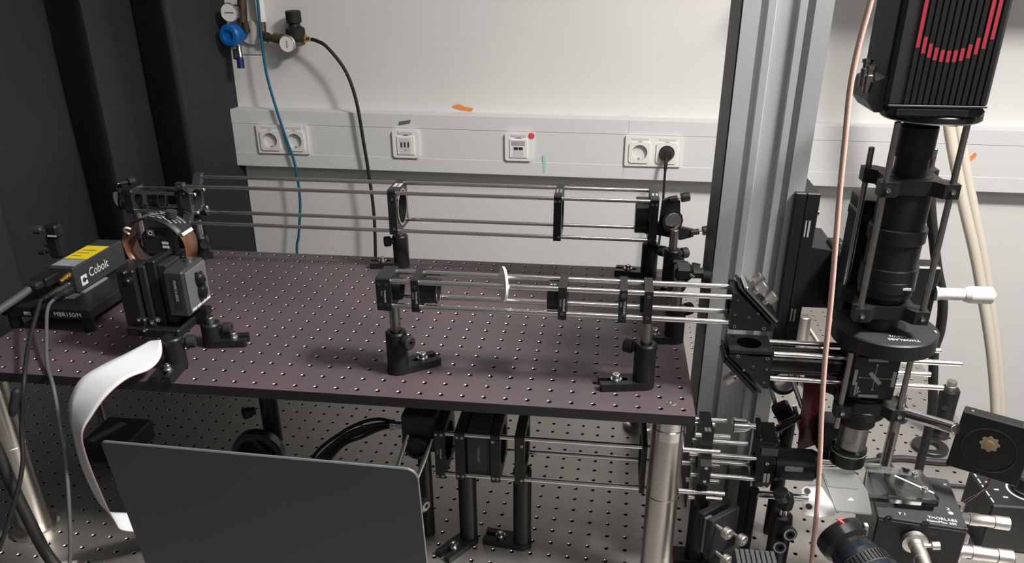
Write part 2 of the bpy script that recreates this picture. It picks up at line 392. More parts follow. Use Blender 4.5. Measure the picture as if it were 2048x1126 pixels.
for k, (a, lab) in enumerate(((0, 'left of two pale pipes slanting down behind the microscope'), (27, 'right of two pale pipes slanting down behind the microscope'))):
    tag(B().tube([(556+a*.7, 955, 1650), (556+a*.7, 955, 560), (566+a*.7, 975+a*.5, 330), (590+a*.7, 1000+a, 200), (603.6+a, 1000+a, 135), (665+a, 1000+a, -20), (745+a*.9, 1000+a, -207), (852+a*.8, 1000+a, -512), (1000+a, 1000+a, -1100)], 11.5, 14).build('pale_pipe', 'beige', loc=(800, 1000, -1150)), lab, 'pipe', 'pale pipes')

t = structure(B().box(345, 990, 550, 1900, 1389.8, 575, bev=2).build('shade_shelf', 'white', loc=(900, 1390, 550)))  # unseen wall shelf, added to cast shade on the upper right wall
for x in (900, 1600): B().prism([(1389.8, 500), (1389.8, 560), (1300, 560), (1300, 550)], (x, 0, 0), Y_, Z_, 20).build('bracket', 'grey', t)
# ------------------------------------------------------------------ tables with real tapped holes
def hole_field(cells, place, rh, chamf, depth, n):
    """cells = [(i, j)] of a 25 mm grid; each a square of surface round one hole: face, bright rim, dark bore"""
    ring = []
    for k in range(n):
        a = 2*math.pi*k/n; c, s_ = math.cos(a), math.sin(a); f_ = 12.5/max(abs(c), abs(s_))
        ring.append((c, s_, f_))
    V, F, MI = [], [], []
    for (i, j) in cells:
        b0 = len(V); cx, cy = i*25.0, j*25.0
        for lvl in range(4):
            for (c, s_, f_) in ring:
                r_, z = ((f_, 0), (rh+chamf, 0), (rh, -chamf*1.1), (rh, -depth))[lvl]
                V.append((cx+c*r_, cy+s_*r_, z))
        for lvl in range(3):
            for k in range(n):
                k2 = (k+1) % n
                F.append((b0+lvl*n+k, b0+lvl*n+k2, b0+(lvl+1)*n+k2, b0+(lvl+1)*n+k)); MI.append(lvl)
        F.append(tuple(b0+3*n+k for k in range(n))); MI.append(2)
    me = bpy.data.meshes.new('hole_field')
    me.from_pydata([tuple(x*S for x in place(*v)) for v in V], [], F)
    me.polygons.foreach_set('material_index', MI); me.update()
    return me
# steel optical table
th = -.0201; c_, s_ = math.cos(th), math.sin(th)
TZ = -264.5
t = thing('optical_table', (-350, 300, -1150), 'large steel optical table with a grid of tapped holes under everything', 'table')
T0 = Vector(t['_base'])
def tplace(x, y, z): return (-44.5+c_*x-s_*y-T0.x, 294.7+s_*x+c_*y-T0.y, TZ+z-T0.z)
me = hole_field([(i, j) for i in range(-46, 23) for j in range(-26, 27)], tplace, 2.6, .6, 9, 8)
for mm in ('table', 'tablerim', 'holedark'): me.materials.append(M[mm])
o = bpy.data.objects.new('table_top', me); col.objects.link(o); o.parent = t; o['_base'] = tuple(T0)
def tcor(i, j, z): v = tplace(i*25, j*25, z); return (v[0]+T0.x, v[1]+T0.y, v[2]+T0.z)
q = [tcor(-46.5, -26.5, -10.2), tcor(22.5, -26.5, -10.2), tcor(22.5, 26.5, -10.2), tcor(-46.5, 26.5, -10.2)]
q2 = [(x, y, z-190) for x, y, z in q]
b = B().add(q+q2, [(0, 1, 2, 3), (7, 6, 5, 4)] + [(i, 4+i, 4+(i+1) % 4, (i+1) % 4) for i in range(4)]); b.build('core', 'darkgrey', t)
q1 = [(x, y, TZ) for x, y, z in q]
q3 = [(x, y, TZ-10.2) for x, y, z in q]
B().add(q1+q3, [(i, 4+i, 4+(i+1) % 4, (i+1) % 4) for i in range(4)]).build('rim', 'table', t)
for (i, j) in ((-40, -20), (16, -20), (-40, 20), (16, 20)):
    x, y, z = tcor(i, j, -200); B().cyl((x, y, -1150), (x, y, z), 90, n=24).build('leg', 'darkgrey', t)

# dark breadboard on steel posts
bb = thing('breadboard', (-437.5, 212.5, 0), 'dark purplish breadboard with a grid of tapped holes on steel posts', 'breadboard')
BB = Vector(bb['_base'])
me = hole_field([(i, j) for i in range(0, 36) for j in range(0, 18)], lambda x, y, z: (x-875-BB.x, y-BB.y, z-BB.z), 2.5, .7, 9, 16)
for mm in ('board', 'holerim', 'holedark'): me.materials.append(M[mm])
o = bpy.data.objects.new('board_surface', me); col.objects.link(o); o.parent = bb; o['_base'] = tuple(BB)
b = B()
b.add([(-887.5, -12.5, 0), (12.5, -12.5, 0), (12.5, 437.5, 0), (-887.5, 437.5, 0), (-887.5, -12.5, -12.7), (12.5, -12.5, -12.7), (12.5, 437.5, -12.7), (-887.5, 437.5, -12.7)],
      [(i, 4+i, 4+(i+1) % 4, (i+1) % 4) for i in range(4)] + [(7, 6, 5, 4)])
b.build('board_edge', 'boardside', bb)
B().lathe((-12.5, 12.2, .1), (0, 0, 1), [(5.6, 0), (5.6, .6), (4.6, .9), (2.3, .9), (2.3, -.2), (0, -.2)], 20).build('bolt_head', 'chrome', bb)
B().lathe((-130, 128, .1), (0, 0, 1), [(.1, 0), (.1, .05)], 6) 
B().cyl((-390.5, 221, -.05), (-390.5, 221, .15), 6.8, n=20).build('large_hole', 'holedark', bb)
def steel_post(x, y, label, base_r=30):
    t = thing('steel_post', (x, y, TZ), label, 'post', 'steel posts holding up the breadboard')
    B().lathe((x, y, TZ), (0, 0, 1), [(base_r, 0), (base_r, 8), (base_r-3, 10), (19, 10)], 32).build('base_flange', 'steel', t)
    B().lathe((x, y, TZ+10), (0, 0, 1), [(19, 0), (19, 131), (18.4, 132), (19, 133), (19, 214)], 40).build('column', 'steel', t)
    B().lathe((x, y, TZ+224), (0, 0, 1), [(19.3, 0), (19.3, 12), (18.6, 13), (19.3, 14), (19.3, 27.5), (17, 27.6)], 40).build('collar', 'chrome', t)
    return t
steel_post(-13, 12, 'stout steel post under the front right corner of the breadboard', 19.3)
steel_post(-22, 385, 'steel post under the back right of the breadboard, behind the lower rods')
steel_post(-862, 12, 'pale steel post under the front left corner of the breadboard, behind the cables')
steel_post(-862, 385, 'steel post under the back left corner of the breadboard') if False else None

# aluminium column
XC, YC = 39.0, 170.0
prof = [(0, 0), (19, 0), (19, 3), (17, 11), (26, 11), (27, 0.6), (35, .6), (36.5, 6), (58.5, 6), (60, .6), (68, .6), (69, 11), (78, 11), (76, 3), (76, 0), (95, 0)]
outer = [(XC+a, YC+d) for a, d in prof] + [(XC+95-d*.6, YC+30) for d in (0,)] + [(XC+87, YC+34), (XC+87, YC+61), (XC+95, YC+65), (XC+95, YC+95), (XC, YC+95), (XC, YC+65), (XC+8, YC+61), (XC+8, YC+34), (XC, YC+30)]
t = thing('aluminium_column', (XC+47, YC+47, TZ), 'tall grooved aluminium column standing right of the breadboard', 'column')
B().prism(outer, (0, 0, TZ), (1, 0, 0), (0, 1, 0), 1150).build('extrusion', 'alu', t)
B().box(XC-1.5, YC+2, TZ, XC-.2, YC+93, TZ+1150).build('side_sheet', 'darkgrey', t)  # shade of the column's left face, put in as a dark sheet
# ------------------------------------------------------------------ post stands
def stand(x, y, z0, post_top, ang, length, label, holder_h=48, knob=None, hr=12.7, bolt=.62, group='black post stands on the breadboard', post_m='postgrey', bw=13, cap=True):
    """slotted base, bolt, holder, thumbscrew and steel post; ang = heading of the base's long end in degrees"""
    t = thing('post_stand', (x, y, z0), label, 'post stand', group)
    a = math.radians(ang); ux = Vector((math.cos(a), math.sin(a), 0)); uy = Vector((-math.sin(a), math.cos(a), 0))
    th_ = 9.5
    ol = [(bw*math.cos(math.radians(k)), bw*math.sin(math.radians(k))) for k in range(90, 271, 18)]
    s0, s1 = max(length*.36, bw+5), length+.01
    outline = ol + [(length-1.5, -bw), (length, -bw+1.5), (length, -3.6), (s0+2, -3.6), (s0, -2), (s0, 2), (s0+2, 3.6), (length, 3.6), (length, bw-1.5), (length-1.5, bw)]
    B().prism(outline, (x, y, z0+.1), ux, uy, th_).build('base', 'black', t)
    bp = Vector((x, y, z0+th_)) + ux*(length*bolt)
    bo = B().lathe(bp, (0, 0, 1), [(6.6, .1), (6.6, 1.3), (4.6, 1.4), (4.6, 6.6), (4.2, 7), (2.3, 7), (2.3, 4), (0, 4)], 20).build('bolt', 'chrome', t)
    B().lathe((x, y, z0+th_), (0, 0, 1), [(hr, 0), (hr, holder_h-2), (hr-1.6, holder_h), (7, holder_h), (7, holder_h-3)], 32).build('holder', 'black', t)
    if knob is not None:
        ka = math.radians(knob); kd = Vector((math.cos(ka), math.sin(ka), 0)); kp = Vector((x, y, z0+th_+holder_h-9))
        ks = B().lathe(kp + kd*(hr-1.5), kd, [(5, 0), (5, 4), (7.5, 4.4), (8.3, 6), (8.3, 14), (7.2, 15), (3, 15), (2.6, 12), (0, 12)], 20).build('thumbscrew', 'blackmatte', t)
    B().lathe((x, y, z0+th_+holder_h-4), (0, 0, 1), [(6.35, 0), (6.35, post_top-(z0+th_+holder_h-4)-.6), (5.8, post_top-(z0+th_+holder_h-4))], 24).build('post', post_m, t)
    return t
RY, RZ = 50.0, 109.0
stand(-43.5, RY, 0, RZ-20.6, 190, 52, 'black post stand with steel post at the front right edge of the breadboard', 47, 158)
stand(-338, RY, 0, RZ-20.6, 37, 52, 'black post stand with steel post under the left end of the front rail', 45, -35)
stand(-424, 401, 0, 64, 188, 50, 'black post stand under the square plate halfway along the rear rail', 44, 205)
stand(-27, 404, 0, 64, 172, 52, 'black post stand under the right end of the rear rail', 46, -30)
stand(4, 362, 0, 92, 250, 40, 'black post stand holding the round mirror right of the rear rail', 52, 30, post_m='postgrey')
stand(-1, 176, 0, 92, 183, 40, 'black post stand at the right breadboard edge behind the front rail rods', 40, 40)

# ------------------------------------------------------------------ cage rails
def rods(t, xa, xb, yc, zc, h, r=3.0, ends=None):
    for k, (sy, sz) in enumerate(((-1, 1), (1, 1), (-1, -1), (1, -1))):
        a, b_ = (xa, xb) if ends is None else ends[k]
        B().lathe((a, yc+sy*h, zc+sz*h), (1, 0, 0), [(r-.5, 0), (r, .6), (r, b_-a-.6), (r-.5, b_-a)], 16).build('rod', 'rod', t)
def screw_side(p, parent, r=1.7, d=(0, -1, 0)):
    return B().lathe(p, d, [(r, 0), (r, .5), (r*.55, .5), (r*.5, -.2), (0, -.2)], 12).build('set_screw', 'chrome', parent)
def cage_plate(t, x, yc, zc, half, rh, thick, screws=((.62,), (-.62,)), text=None, ch=2.5, m_='black', dx=0):
    pl = B().holed((x, yc, zc), (0, 1, 0), (0, 0, 1), rect(2*half, 2*half, ch), rh, thick).build('cage_plate', m_, t)
    for (fx, fz) in screws: screw_side((x+fx*thick, yc-half, zc+fz*half), pl)
    if text:
        lettering('THORLABS', 2.2, (x+.8, yc-half-.1, zc+half*.30), (0, 0, -1), (1, 0, 0), pl)
        lettering(text, 1.9, (x-2.9, yc-half-.1, zc+half*.25), (0, 0, -1), (1, 0, 0), pl, 'printgrey')
    return pl
fr = thing('cage_rail', (-150, RY, RZ), 'front cage rail of four bright steel rods across the breadboard', 'optical rail')
rods(fr, -352, 47, RY, RZ, 15)
cage_plate(fr, -343.5, RY, RZ, 20.3, 12, 17, ((-.28, .62), (.24, .62), (-.28, -.62), (.24, -.62)), 'CP12', ch=1.6)
B().lathe((-335, RY, RZ), (1, 0, 0), [(13, 0), (13, 8), (11.8, 8), (11.8, 0)], 28).build('lens_tube', 'black', fr)
cage_plate(fr, -307, RY, RZ, 20.3, 12, 8.9, ((0, .55), (0, -.62)), 'CP02/M', ch=1.6)
lt = B().lathe((-302.5, RY, RZ), (1, 0, 0), [(15.2, 0), (15.2, 12), (14.6, 12.4), (14.6, 15), (15.2, 15.4), (15.2, 19), (12.5, 19), (12, 2)], 32, [0, 0, 0, 0, 0, 1, 0], False).build('lens_tube', ['black', 'steel'], fr)
lettering('AC254-100', 2.0, (-290, RY-9.0, RZ+12.2), (0, -.45, -.9), (-1, 0, 0), lt)
lettering('f=100 mm', 2.0, (-294, RY-9.0, RZ+12.2), (0, -.45, -.9), (-1, 0, 0), lt)
cage_plate(fr, -139.7, RY, RZ, 20.3, 12, 9.5, ((0, -.62),), 'CP02/M', ch=1.6)
cp = B().lathe((-144.4, RY, RZ), (-1, 0, 0), [(15.2, 0), (15.2, 12.6), (14.6, 13), (0, 13)], 32).build('lens_tube', 'black', fr)
lettering('A-ST', 3.0, (-155, RY-4, RZ+14.9), (1, 0, 0), (0, 1, .1), cp)
cage_plate(fr, -73, RY, RZ, 20.3, 12, 8.6, ((0, .62),), 'CP02', ch=1.6)
B().lathe((-72.8, RY-20.2, RZ+13), (0, -1, 0), [(3.4, 0), (3.4, 1.5), (1.8, 1.5), (1.8, .3), (0, .3)], 14).build('clamp_screw', 'darkgrey', fr)
B().lathe((-72.8, RY-20.2, RZ-13), (0, -1, 0), [(3.4, 0), (3.4, 1.5), (1.8, 1.5), (1.8, .3), (0, .3)], 14).build('clamp_screw', 'darkgrey', fr)
cage_plate(fr, -45.6, RY, RZ, 20.3, 12, 9.4, ((0, .62), (0, -.62)), None, ch=1.6)
B().lathe((-50.2, RY, RZ), (-1, 0, 0), [(14, 0), (14, 3), (12.2, 3), (12.2, 0)], 28).build('lens_tube', 'black', fr)
tag(B().lathe((-209, RY-6, RZ+14), (1, .35, -.05), [(19.5, 0), (20, .5), (20, 2.6), (19.5, 3.1)], 36).build('target_disc', 'disc', loc=(-209, RY, RZ)),
    'white round disc slipped between the rods of the front rail', 'disc')

RY2, RZ2 = 401.0, 100.4
rr = thing('cage_rail', (-400, RY2, RZ2), 'long rear cage rail of four steel rods along the back of the breadboard', 'optical rail')
rods(rr, -772, -22, RY2, RZ2, 30)
pl = cage_plate(rr, -424, RY2, RZ2, 35.6, 25.5, 12.7, ((.1, .6), (.1, -.72)), None, ch=2.2)
B().lathe((-417.6, RY2, RZ2), (1, 0, 0), [(29, 0), (29, 1.2), (25.6, 1.2), (25.6, -8)], 36, 0, False).build('retaining_ring', 'steel', pl)
for k in range(2): B().box(-427+k*7, RY2-14, RZ2+35.6, -422+k*7, RY2+6, RZ2+35.8).build('printed_label', 'print', pl)
pl = cage_plate(rr, -170, RY2, RZ2, 35.6, 25.5, 11.5, ((-.25, .75), (.25, .75), (.25, -.8)), None, ch=2.2)
for k in range(2): B().box(-174+k*5.5, RY2-18, RZ2+35.6, -170.5+k*5.5, RY2+2, RZ2+35.8).build('printed_label', 'print', pl)
pl = cage_plate(rr, -27.5, RY2, RZ2, 35.6, 25.5, 13, ((-.25, .75), (.25, .75), (-.25, -.8), (.25, -.8)), None, ch=2.2)
for k in range(2): B().box(-31+k*5.5, RY2-18, RZ2+35.6, -28+k*5.5, RY2-6, RZ2+35.8).build('printed_label', 'print', pl)
tb = B().lathe((-34.4, RY2, RZ2), (-1, 0, 0), [(27.5, 0), (27.5, 18), (26.8, 19), (0, 19)], 40).build('lens_tube', 'black', rr)
lettering('ACT508', 5, (-50, RY2-10.5, RZ2+25.4), (0, -.40, -.92), (-1, 0, 0), tb)
pl = B().holed((-766, RY2, RZ2), (0, 1, 0), (0, 0, 1), [(-35.6, -35.6), (-26, -35.6), (-17, -22), (17, -22), (26, -35.6), (35.6, -35.6), (35.6, -26), (22, -17), (22, 17), (35.6, 26), (35.6, 35.6), (26, 35.6), (17, 22), (-17, 22), (-26, 35.6), (-35.6, 35.6), (-35.6, 26), (-22, 17), (-22, -17), (-35.6, -26)], 17, 12).build('cage_plate', 'darkgrey', rr)
for (yy, zz) in ((-31, 31), (-31, -31), (-20, 16), (-20, -14)): screw_side((-766, RY2+yy-4.7, RZ2+zz), pl)
# short cage on the left with the round mirror
lc = thing('cage_rail', (-820, RY2, RZ2), 'short cage of four rods joined to the left end of the rear rail', 'optical rail')
rods(lc, -872, -752, RY2, 98, 15)
pl = cage_plate(lc, -868, RY2, 98, 20.3, 11, 14, ((-.28, .62), (.24, .62), (-.28, -.62), (.24, -.62)), None, ch=2)
B().lathe((-838, RY2, 98), (1, 0, 0), [(13.5, 0), (13.5, 8), (12.5, 8), (12.5, 11), (14, 11), (14, 17), (11.5, 17), (11.5, 0)], 28, 0, False).build('lens_tube', 'black', lc)
pl = cage_plate(lc, -781, RY2, 98, 20.3, 12, 8, ((0, .62), (0, -.62)), None, ch=2)
def mirror_mount(x, y, z, yaw, label, r=13, knobs=((14, 14), (-14, -14)), arms=True):
    """round mirror in a kinematic mount; its face looks along heading yaw"""
    t = thing('mirror_mount', (x, y, z), label, 'mirror mount')
    a = math.radians(yaw); n = Vector((math.cos(a), math.sin(a), 0)); u = Vector((-math.sin(a), math.cos(a), 0)); c = Vector((x, y, z))
    ol = [(18*math.cos(math.radians(k)), 18*math.sin(math.radians(k))) for k in range(0, 360, 30)]
    B().holed(c, u, (0, 0, 1), ol, r, 9).build('front_plate', 'black', t)
    mr = B().lathe(c - n*3, n, [(r, 0), (r, 5.4), (r-.8, 6), (0, 6)], 32, [1, 1, 0]).build('mirror', ['mirror', 'chrome'], t)
    B().prism([(-20, -20), (20, -20), (20, -6), (-4, 8), (-4, 22), (-20, 22)], c - n*16, u, (0, 0, 1), 8).build('back_plate', 'black', t)
    for (ku, kz) in knobs:
        kb = B().lathe(c - n*8 + u*ku + Vector((0, 0, kz)), -n, [(3, 0), (3, 14), (6.5, 14.4), (7, 16), (7, 24), (6, 25), (0, 25)], 18).build('adjuster', 'blackmatte', t)
        B().cyl(c - n*20 + u*ku + Vector((0, 0, kz)), c - n*4 + u*ku + Vector((0, 0, kz)), 2, n=10).build('adjuster_thread', 'chrome', kb)
    return t
# round mirror on the right of the rear rail, seen face on
t = thing('mirror_mount', (0, 398, 100), 'black mirror mount with small round mirror facing the room, right of the rear rail', 'mirror mount')
ol = [(16*math.cos(math.radians(k)), 17.5*math.sin(math.radians(k))) for k in range(0, 360, 30)]
B().holed((0, 378, 101), (1, .25, 0), (0, 0, 1), ol, 12.6, 10).build('front_plate', 'black', t)
B().lathe((0, 381, 101), (.24, -1, 0), [(12.6, 0), (12.6, 7.6), (11.4, 8.2), (0, 8.2)], 32, [1, 1, 0]).build('mirror', ['mirror', 'chrome'], t)
B().prism([(-38, 78), (-14, 76), (16, 70), (34, 76), (34, 86), (14, 90), (10, 130), (-6, 134), (-16, 130), (-18, 96), (-38, 96)], (0, 388, 0), (1, 0, 0), (0, 0, 1), 9).build('back_plate', 'black', t)
for kx, kz, sg in ((-6, 132, 1), (30, 82, 1)):
    kb = B().lathe((kx, 380, kz), (1, .12, .16), [(4.6, 0), (4.6, 12), (2.6, 12.2), (2.6, 17), (6.6, 17.2), (7, 19), (7, 29), (6, 30), (0, 30)], 18, [0, 0, 1, 0, 0, 0, 0, 0]).build('adjuster', ['black', 'chrome'], t)
# its neighbour clamp, and another clamp low behind the front rail
t = thing('post_clamp', (22, 356, 36), 'black right-angle post clamp with gold-faced thumbscrew beside the column', 'clamp')
B().box(2, 344, 26, 22, 366, 50, bev=3).build('clamp_body', 'black', t)
B().lathe((18, 350, 40), (1, -.25, -.10), [(8, 0), (8, 8), (5, 8.4), (5, 14), (8.6, 14.4), (8.8, 16), (8.8, 26), (7.6, 27), (4, 27), (3.4, 24), (0, 24)], 20, [0, 0, 1, 1, 0, 0, 0, 1, 0, 0]).build('thumbscrew', ['black', 'chrome'], t)
B().tube([(20, 346, 30), (26, 340, 18), (20, 338, 4), (14, 340, 1)], 3).build('locking_lever', 'black', t)
t = thing('post_clamp', (6, 170, 96), 'black post clamp just below the top front rod, left of the column', 'clamp')
B().box(-8, 160, 90, 14, 184, 108, bev=4).build('clamp_body', 'black', t)
B().box(12, 162, 93, 30, 178, 104, bev=3).build('clamp_arm', 'black', t)
B().lathe((24, 166, 96), (1, -.3, 0), [(3, 0), (3, 4), (7.5, 4.4), (7.5, 13), (6, 14), (0, 14)], 18).build('thumbscrew', 'blackmatte', t)
B().cyl((10, 163, 99), (16, 158, 97), 2.2, n=12).build('bolt', 'chrome', t)

# left posts of the rear rail
def bare_post(x, y, z0, zt, label, hh=0, group=None):
    t = thing('post_stand', (x, y, z0), label, 'post stand', group)
    B().lathe((x, y, z0+.1), (0, 0, 1), [(16, 0), (16, 6), (12.7, 6.2), (12.7, hh-2), (11.5, hh), (6.5, hh)], 28).build('holder', 'black', t)
    B().lathe((x, y, z0+hh-3), (0, 0, 1), [(6.35, 0), (6.35, zt-z0-hh+3)], 20).build('post', 'postgrey', t)
    B().lathe((x+8, y-9, z0+hh-9), (.7, -.7, 0), [(5, 0), (7.6, 1), (7.6, 11), (0, 11)], 16).build('thumbscrew', 'blackmatte', t)
    return t
bare_post(-766, RY2, 0, 66, 'black holder with steel post under the left end plate of the rear rail', 38)
bare_post(-870, RY2, 0, 77.6, 'black holder with steel post under the left round mirror', 36)
B().prism([(13*math.sin(math.radians(a)), 13*math.cos(math.radians(a))) for a in range(0, 181, 15)][::-1], (-884, RY2-20.5, 99), (-1, .1, 0), (0, 0, 1), .6).build('mirror_glint', 'card') if False else None
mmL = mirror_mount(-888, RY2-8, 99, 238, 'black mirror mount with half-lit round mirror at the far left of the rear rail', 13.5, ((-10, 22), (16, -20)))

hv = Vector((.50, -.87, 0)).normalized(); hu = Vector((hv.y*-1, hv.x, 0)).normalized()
B().prism([(13*math.cos(math.radians(a)), 13*math.sin(math.radians(a))) for a in range(70, 251, 15)], Vector((-888, RY2-8, 99)) + Vector((math.cos(math.radians(238)), math.sin(math.radians(238)), 0))*5, Vector((.848, -.53, 0)), Z_, .5).build('painted_reflection', 'card', mmL)  # white half disc stands in for the bright reflection in the mirror
# ------------------------------------------------------------------ light modulator head on the left
stand(-612, 28, 0, 34, 275, 44, 'black post stand nearest the camera at the left, under the modulator head', 32, 20, bolt=.55)
stand(-596, 92, 0, 40, 12, 44, 'black post stand under the right side of the modulator head, base pointing right', 22, 10, bolt=.6)
t = thing('light_modulator', (-640, 70, 30), 'black light modulator head with a copper flex arch and grey box', 'instrument')
bp = B().box(-676, 40, 35, -652, 80, 120, bev=2).build('side_plate', 'black', t)
B().box(-650, 45, 41, -640, 78, 124, bev=1.5).build('clamp_plate', 'blackmatte', t)
B().box(-640, 48, 45, -628, 84, 130, bev=1.5).build('cooling_block', 'black', t)
mb = B().box(-628, 52, 47, -616, 92, 124, bev=1.5).build('middle_block', 'blackmatte', t)
B().box(-676, 36, 34, -606, 92, 46, bev=2).build('base_bracket', 'black', t)
B().prism([(-628, 34.2), (-600, 34.2), (-590, 48), (-590, 56), (-628, 56)], (0, 92, 0), (1, 0, 0), (0, 0, 1), 14).build('foot_bracket', 'black', t)
hd = B().box(-616, 40, 62, -590, 94, 121, bev=2.5).build('head_box', 'darkgrey', t)
B().box(-590.2, 44, 66, -588.6, 92, 118, 0, .6).build('side_sheet', 'grey', hd)
B().tube([(-588, 70, 110), (-586, 69, 103), (-586, 71, 94), (-586, 70, 84), (-588, 70, 78)], [6, 7, 5.2, 6.6, 6.2], 14).build('connector', 'blackgloss', hd)
for k in range(4): B().box(-588.5, 46+k*11.5, 68, -588.3, 56+k*11.5, 70.6).build('printed_label', 'print', hd)
B().box(-606, 39.6, 72, -597, 40, 112).build('label_strip', 'socketdark', hd)
lettering('PDM512-0532', 3.4, (-603.4, 39.7, 110), (0, 0, -1), (1, 0, 0), hd, sx=.95)
B().lathe((-600, 76, 121), (0, 0, 1), [(4.6, 0), (4.6, 5), (2, 5), (2, 3), (0, 3)], 16).build('bolt', 'chrome', t)
for (x, z, r) in ((-662, 118, 2.4), (-659, 108, 3.2), (-657, 56, 3), (-649, 57, 3.2), (-640, 53.5, 3.4), (-632, 58, 3.4), (-650, 44, 2.8)):
    B().lathe((x, 36.4 if z < 47 else 40.4, z), (0, -1, 0), [(r, 0), (r, 2.4), (r*.5, 2.4), (r*.5, 1), (0, 1)], 14).build('bolt', 'chrome', t)
# flex arch: black top, copper legs
def strip(cs, y0, y1, mi=0, th=.6):
    b = B(); n = len(cs); vs = []
    for dz in (0, th):
        for (x, z, s_) in cs: vs += [(x, y0+s_, z+dz), (x, y1+s_, z+dz)]
    fs = []
    for i in range(n-1):
        a = 2*i; fs += [(a, a+1, a+3, a+2), (2*n+a, 2*n+a+2, 2*n+a+3, 2*n+a+1), (a, a+2, 2*n+a+2, 2*n+a), (a+1, 2*n+a+1, 2*n+a+3, a+3)]
    fs += [(0, 2*n, 2*n+1, 1), (2*n-2, 2*n-1, 4*n-1, 4*n-2)]
    return b.add(vs, fs, mi, True)
def arc(a0, a1, n, cx=-646, cz=134, rx=41, rz=36):
    return [(cx+rx*math.cos(math.radians(a0+(a1-a0)*i/n)), cz+rz*math.sin(math.radians(a0+(a1-a0)*i/n)), 0) for i in range(n+1)]
left = [(-672, 108, -2), (-679, 115, -1), (-684, 124, 0)] + arc(172, 138, 5)
right = arc(28, -4, 5) + [(-606, 126, 0), (-608, 118, 0), (-609, 112, -2)]
strip(left, 82, 112).build('copper_flex', 'copper', t)
strip(right, 82, 112).build('copper_flex', 'copper', t)
strip([(-609, 113, -2), (-608.6, 118.5, -1)], 81.5, 112.5, th=1.2).build('gold_contact', 'gold', t)
ar = strip(arc(138, 28, 16), 80, 114, th=1.4).build('label_arch', 'black', t)
def arch_word(a, y, wd):
    r = math.radians(a); c = Vector((-646+41*math.cos(r), y, 135.6+36*math.sin(r))); ux = Vector((-41*math.sin(r), 0, 36*math.cos(r))).normalized()
    return c, ux
txt = ['Do not bend this cable or touch', 'the panel. Handle with care only', 'Disconnect the power before use', 'Warning: high static risk']
for row, s_ in enumerate(txt):
    wl = s_.split(' '); a = 40 + row*4
    for wd in wl:
        c, ux = arch_word(a, 110 - row*6.2, 0)
        lettering(wd, 3.0, c, ux, (0, -1, 0), ar, 'print', sx=.9)
        a += 3.4*len(wd)*.62 + 3
B().box(-607.5, 84, 150, -605.8, 108, 154, R=rot('Y', -30)).build('printed_label', 'print', ar)
B().box(-680, 68, 106, -655, 84, 107.6, R=rot('Y', -22)).build('circuit_board', 'green', t)
ib = B().box(-664, 84, 120, -624, 108, 154, bev=6).build('inner_body', 'blackmatte', t)
B().box(-652, 83, 149, -643, 84, 157).build('chip', 'grey', ib)
B().lathe((-647.5, 83, 153), (0, -1, 0), [(2.6, .05), (2.6, .3), (1.7, .3), (1.7, .05)], 16).build('chip_mark', 'print', ib)
for k in range(2): B().box(-635, 83.2, 139-k*5, -627, 84, 142-k*5).build('printed_label', 'print', ib)
B().tube([(-676, 84, 150), (-679, 80, 156), (-674, 78, 160), (-670, 80, 158)], 1.5).build('wire_clip', 'offwhite', ib)
B().lathe((-627, 100, 166), (.2, 0, 1), [(5, 0), (5, 3), (6.5, 3.2), (6.5, 11), (0, 11)], 18).build('thumbscrew', 'darkgrey', t)

# ribbon cable spilling over the board edge
Lp = [(-636.6, 20, 37), (-654.4, 0, 30.4), (-675, -25, 24.1), (-693, -40, 13), (-704.5, -50, -8.7), (-707, -55, -29.6), (-704, -60, -50), (-703, -62, -91), (-698, -60, -136), (-695, -50, -167), (-691, -30, -186), (-660, 10, -215)]
Rp = [(-621, 20, 40), (-615.6, 5, 26.3), (-619.6, -15, 19), (-636.5, -35, 16.2), (-651.4, -55, 4.7), (-664.6, -70, -13.8), (-675.3, -80, -33.7), (-678, -80, -62.6), (-678.2, -75, -108.6), (-679.8, -62, -171), (-676, -50, -198), (-640, -10, -225)]
def cat(pts, k=6):
    V = [Vector(p) for p in pts]; out = []
    for i in range(len(V)-1):
        a, b, c, d = V[max(i-1, 0)], V[i], V[i+1], V[min(i+2, len(V)-1)]
        for q in range(k):
            t_ = q/k; out.append(.5*((2*b)+(c-a)*t_+(2*a-5*b+4*c-d)*t_*t_+(3*b-a-3*c+d)*t_**3))
    out.append(V[-1]); return out
LL, RR = cat(Lp), cat(Rp); vs = []
for a, b_ in zip(LL, RR):
    for k in range(7): vs.append(a.lerp(b_, k/6))
b = B().add(vs, [(i*7+k, i*7+k+1, (i+1)*7+k+1, (i+1)*7+k) for i in range(len(LL)-1) for k in range(6)], 0, True)
rb = b.build('ribbon_cable', 'ribbon', loc=(-630, 20, 38))
sd = rb.modifiers.new('thickness', 'SOLIDIFY'); sd.thickness = .0009
tag(rb, 'wide white ribbon cable curling from the modulator over the breadboard edge', 'ribbon cable')
B().tube(RR, .55, 6, sub=1).build('red_edge_wire', 'ribbonedge', rb)

